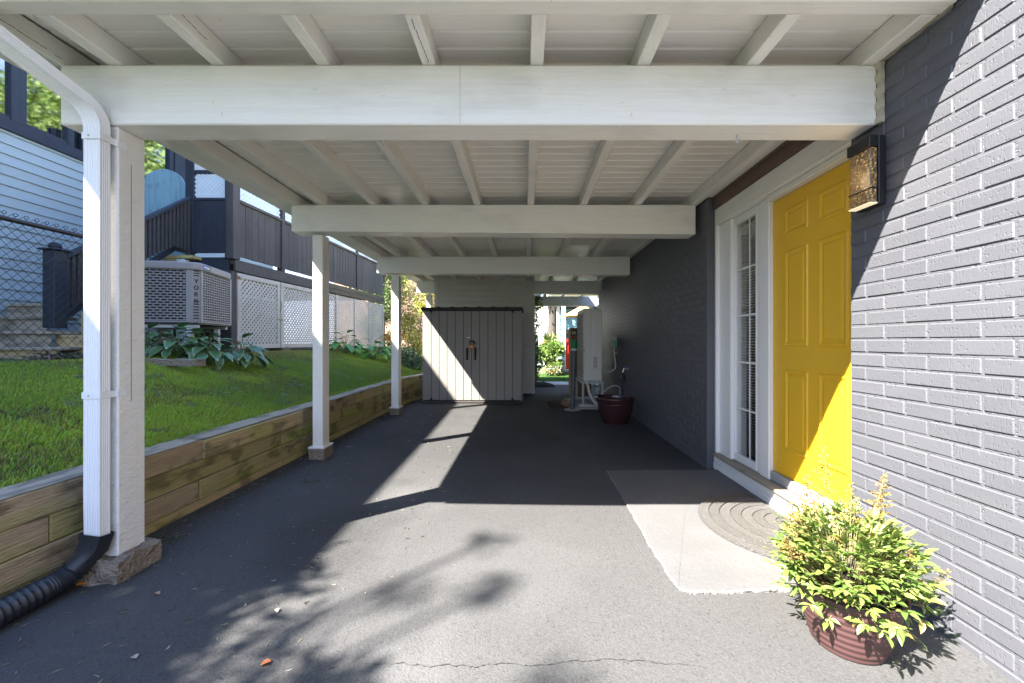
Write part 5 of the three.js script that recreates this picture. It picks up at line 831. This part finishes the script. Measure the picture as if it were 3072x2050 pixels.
// ---------------------------------------------------------------- back garden seen through the passage
struct('path', bx(0.3, 2.6, -0.05, 0.012, -11.4, -12.25, { b: 0.004 }), M.concPale);
{ const b = new THREE.SphereGeometry(0.42, 24, 10, 0, 6.283, 0, 1.57); b.scale(1, 0.28, 0.7); jitter(b, 0.02, 25, 2); b.translate(0.4, 0.0, -11.0); const s = solo('mulch_mound', 'dark mulch mound at the end of the passage', 'mulch', boxUV(b), M.soil); s.userData.kind = 'stuff'; }
{
  const blobs = []; for (let i = 0; i < 14; i++) blobs.push([V(rr(0.55, 1.2), rr(0.25, 1.05), -14.8 + rr(-0.3, 0.3)), rr(0.25, 0.36)]);
  bush('round_bush', 'round sunlit green bush in the back garden beyond the passage', 'bush', V(0.9, 0, -14.8), blobs, 11000, 0.085, [0.17, 0.27, 0.045]);
  const v = []; for (let i = 0; i < 15; i++) v.push([V(rr(0.22, 0.42), 0.2 + i * 0.17, -11.9 + rr(-0.15, 0.15)), rr(0.12, 0.22)]);
  bush('climbing_vine', 'leafy vine climbing at the right edge of the storage room', 'vine', V(0.33, 0, -11.9), v, 3000, 0.065, [0.13, 0.21, 0.045]);
  const sp = thing('spiky_plant', 'spiky grass like plant with red flowers above the round bush', 'plant', [0.95, 1.0, -15.3]), bl = [], rd = [];
  for (let i = 0; i < 30; i++) { const a = i * 2.4, l = rr(0.5, 0.8); bl.push([V(0, 0, 0), V(Math.cos(a) * 0.7, 1, Math.sin(a) * 0.7), l, vary([0.2, 0.27, 0.07])]); }
  for (let i = 0; i < 130; i++) { rd.push([V(rr(-0.4, 0.35), rr(0.05, 0.22), rr(-0.15, 0.25)), V(rr(-1, 1), rr(0, 1), rr(-1, 1)), rr(0.05, 0.09), vary([0.6, 0.04, 0.02])]); }
  part(sp, 'blades', leafCloud(bl, 0.07), M.leaf, { local: true, stuff: true }); part(sp, 'red_flowers', leafCloud(rd, 0.6), M.leaf, { local: true, stuff: true });
  part(sp, 'pot', new THREE.CylinderGeometry(0.24, 0.18, 0.9, 20).translate(0, -0.5, 0), M.pot, { local: true });
  const dk = thing('patio_step', 'low white patio platform in the sun behind the bush', 'platform', [1.6, 0, -15.6]);
  part(dk, 'deck', bx(0.95, 2.6, 0.06, 0.14, -15.3, -17.5, { b: 0.008 }), M.concPale); part(dk, 'skirt', bx(0.97, 2.58, -0.05, 0.058, -15.34, -17.4), M.timberBrown);
  const pg = thing('pergola', 'white back porch posts and beam beyond the passage', 'pergola', [1.4, 0, -16]);
  for (const [px, w, q] of [[1675, 9, 16.8], [1691.5, 11.5, 15.5]]) { const x = (px - VX) * q / F, hw = w * q / F / 2; part(pg, 'post', bx(x - hw, x + hw, 0.141, 3.0, -q, -q - 0.14, { b: 0.008 }), M.vinyl); }
  part(pg, 'beam', bx(0.9, 3.6, 3.0, 3.2, -15.4, -16.95, { b: 0.01 }), M.vinyl);
  const bs = thing('garden_shed', 'pale blue clapboard shed in the back garden', 'shed', [2.5, 0, -19]);
  for (let k = 0; k < 20; k++) part(bs, 'clapboard', bx(1.6, 3.6, 0.1 + k * 0.13, 0.225 + k * 0.13, -18.6, -18.63, { b: 0.004, grain: 0 }), M.gateBlue.clone());
  part(bs, 'shed_wall', bx(1.6, 3.6, 0, 2.7, -18.635, -20.5), M.gateBlue); part(bs, 'dark_opening', bx(1.66, 3.5, 0.3, 1.75, -18.585, -18.598), M.dark); part(bs, 'roof', bx(1.4, 3.8, 2.71, 2.85, -18.3, -20.7), M.darkStain);
  const um = thing('patio_umbrella', 'orange patio umbrella canopy hanging below the porch beam', 'umbrella', [2.1, 0, -14.4]);
  const uc = new THREE.ConeGeometry(0.75, 0.42, 8, 1, true); part(um, 'canopy', uc.toNonIndexed().translate(2.05, 2.3, -14.4), std([0.8, 0.42, 0.12], { roughness: 0.8, side: THREE.DoubleSide, flatShading: true })); part(um, 'pole', rod(V(2.05, 0, -14.4), V(2.05, 2.48, -14.4), 0.02, 0.02, 10), M.vinyl);
  const sd = thing('toy_slide', 'red and yellow plastic toy slide standing by the white porch post', 'slide', [1.7, 0.14, -15.7]);
  part(sd, 'side_rail', [bar(V(1.62, 0.15, -15.6), V(1.56, 1.25, -15.6), 0.22, 0.05, V(0, 0, 1)), new THREE.SphereGeometry(0.1, 14, 10).translate(1.57, 1.22, -15.6)], std([0.62, 0.02, 0.012], { roughness: 0.4 }));
  part(sd, 'chute', bar(V(1.74, 0.2, -15.65), V(1.68, 1.1, -15.7), 0.14, 0.05, V(0, 0, 1)), std([0.8, 0.5, 0.02], { roughness: 0.4 }));
  const tt = tree('back_tree', 'grey barked tree trunk beyond the passage', 'tree', V(1.15, 0, -17.5), { h: 7, r: 1.6, n: 4000, size: 0.15, color: [0.1, 0.17, 0.03], trunkR: 0.24, bark: [0.085, 0.075, 0.065], lift: 0.55 }); void tt;
  const fl = thing('flower_bed', 'small white and orange flowers at the foot of the bush', 'flowers', [0.9, 0.1, -14.3]), fs = []; for (let i = 0; i < 200; i++) fs.push([V(rr(-0.35, 0.35), rr(0, 0.25), rr(-0.15, 0.15)), V(rr(-1, 1), rr(0, 1), rr(-1, 1)), rr(0.03, 0.05), vary(rnd() < 0.6 ? [0.8, 0.8, 0.78] : rnd() < 0.5 ? [0.8, 0.35, 0.02] : [0.12, 0.2, 0.05], 0.1)]); part(fl, 'blossoms', leafCloud(fs, 0.8), M.leaf, { local: true, stuff: true });
  const gw = thing('white_house', 'bright white clapboard house wall beyond the back garden', 'house', [-1, 0, -22]);
  for (let k = 0; k < 22; k++) part(gw, 'clapboard', bx(-2.5, 0.95, 0.05 + k * 0.15, 0.195 + k * 0.15, -20.2, -20.23, { b: 0.004, grain: 0 }), M.vinyl);
  part(gw, 'wall', bx(-2.5, 0.95, 0, 3.4, -20.235, -24), M.vinyl);
  const ph = thing('pink_house', 'sunlit pinkish brick house behind the yellow green shrub', 'house', [-6, 0.5, -20]); const bm = std([0.42, 0.27, 0.21], { roughness: 0.9, map: concMap });
  for (let k = 0; k < 60; k++) part(ph, 'course', bx(-9, -3.4, 0.5 + k * 0.09, 0.584 + k * 0.09, -19.2, -19.23, { b: 0.006, grain: 0 }), bm); part(ph, 'wall', bx(-9, -3.4, 0.4, 6, -19.235, -24), bm);
  const hedge = []; for (let i = 0; i < 26; i++) hedge.push([V(lerp(-3.2, 8, i / 25), rr(0.5, 2.2), -23 + rr(-0.6, 0.6)), rr(0.6, 1.0)]); bush('hedge', 'green hedge closing the back garden', 'hedge', V(2, 0, -23), hedge, 7000, 0.14, [0.1, 0.17, 0.035]);
}
renderer.render(scene, camera);
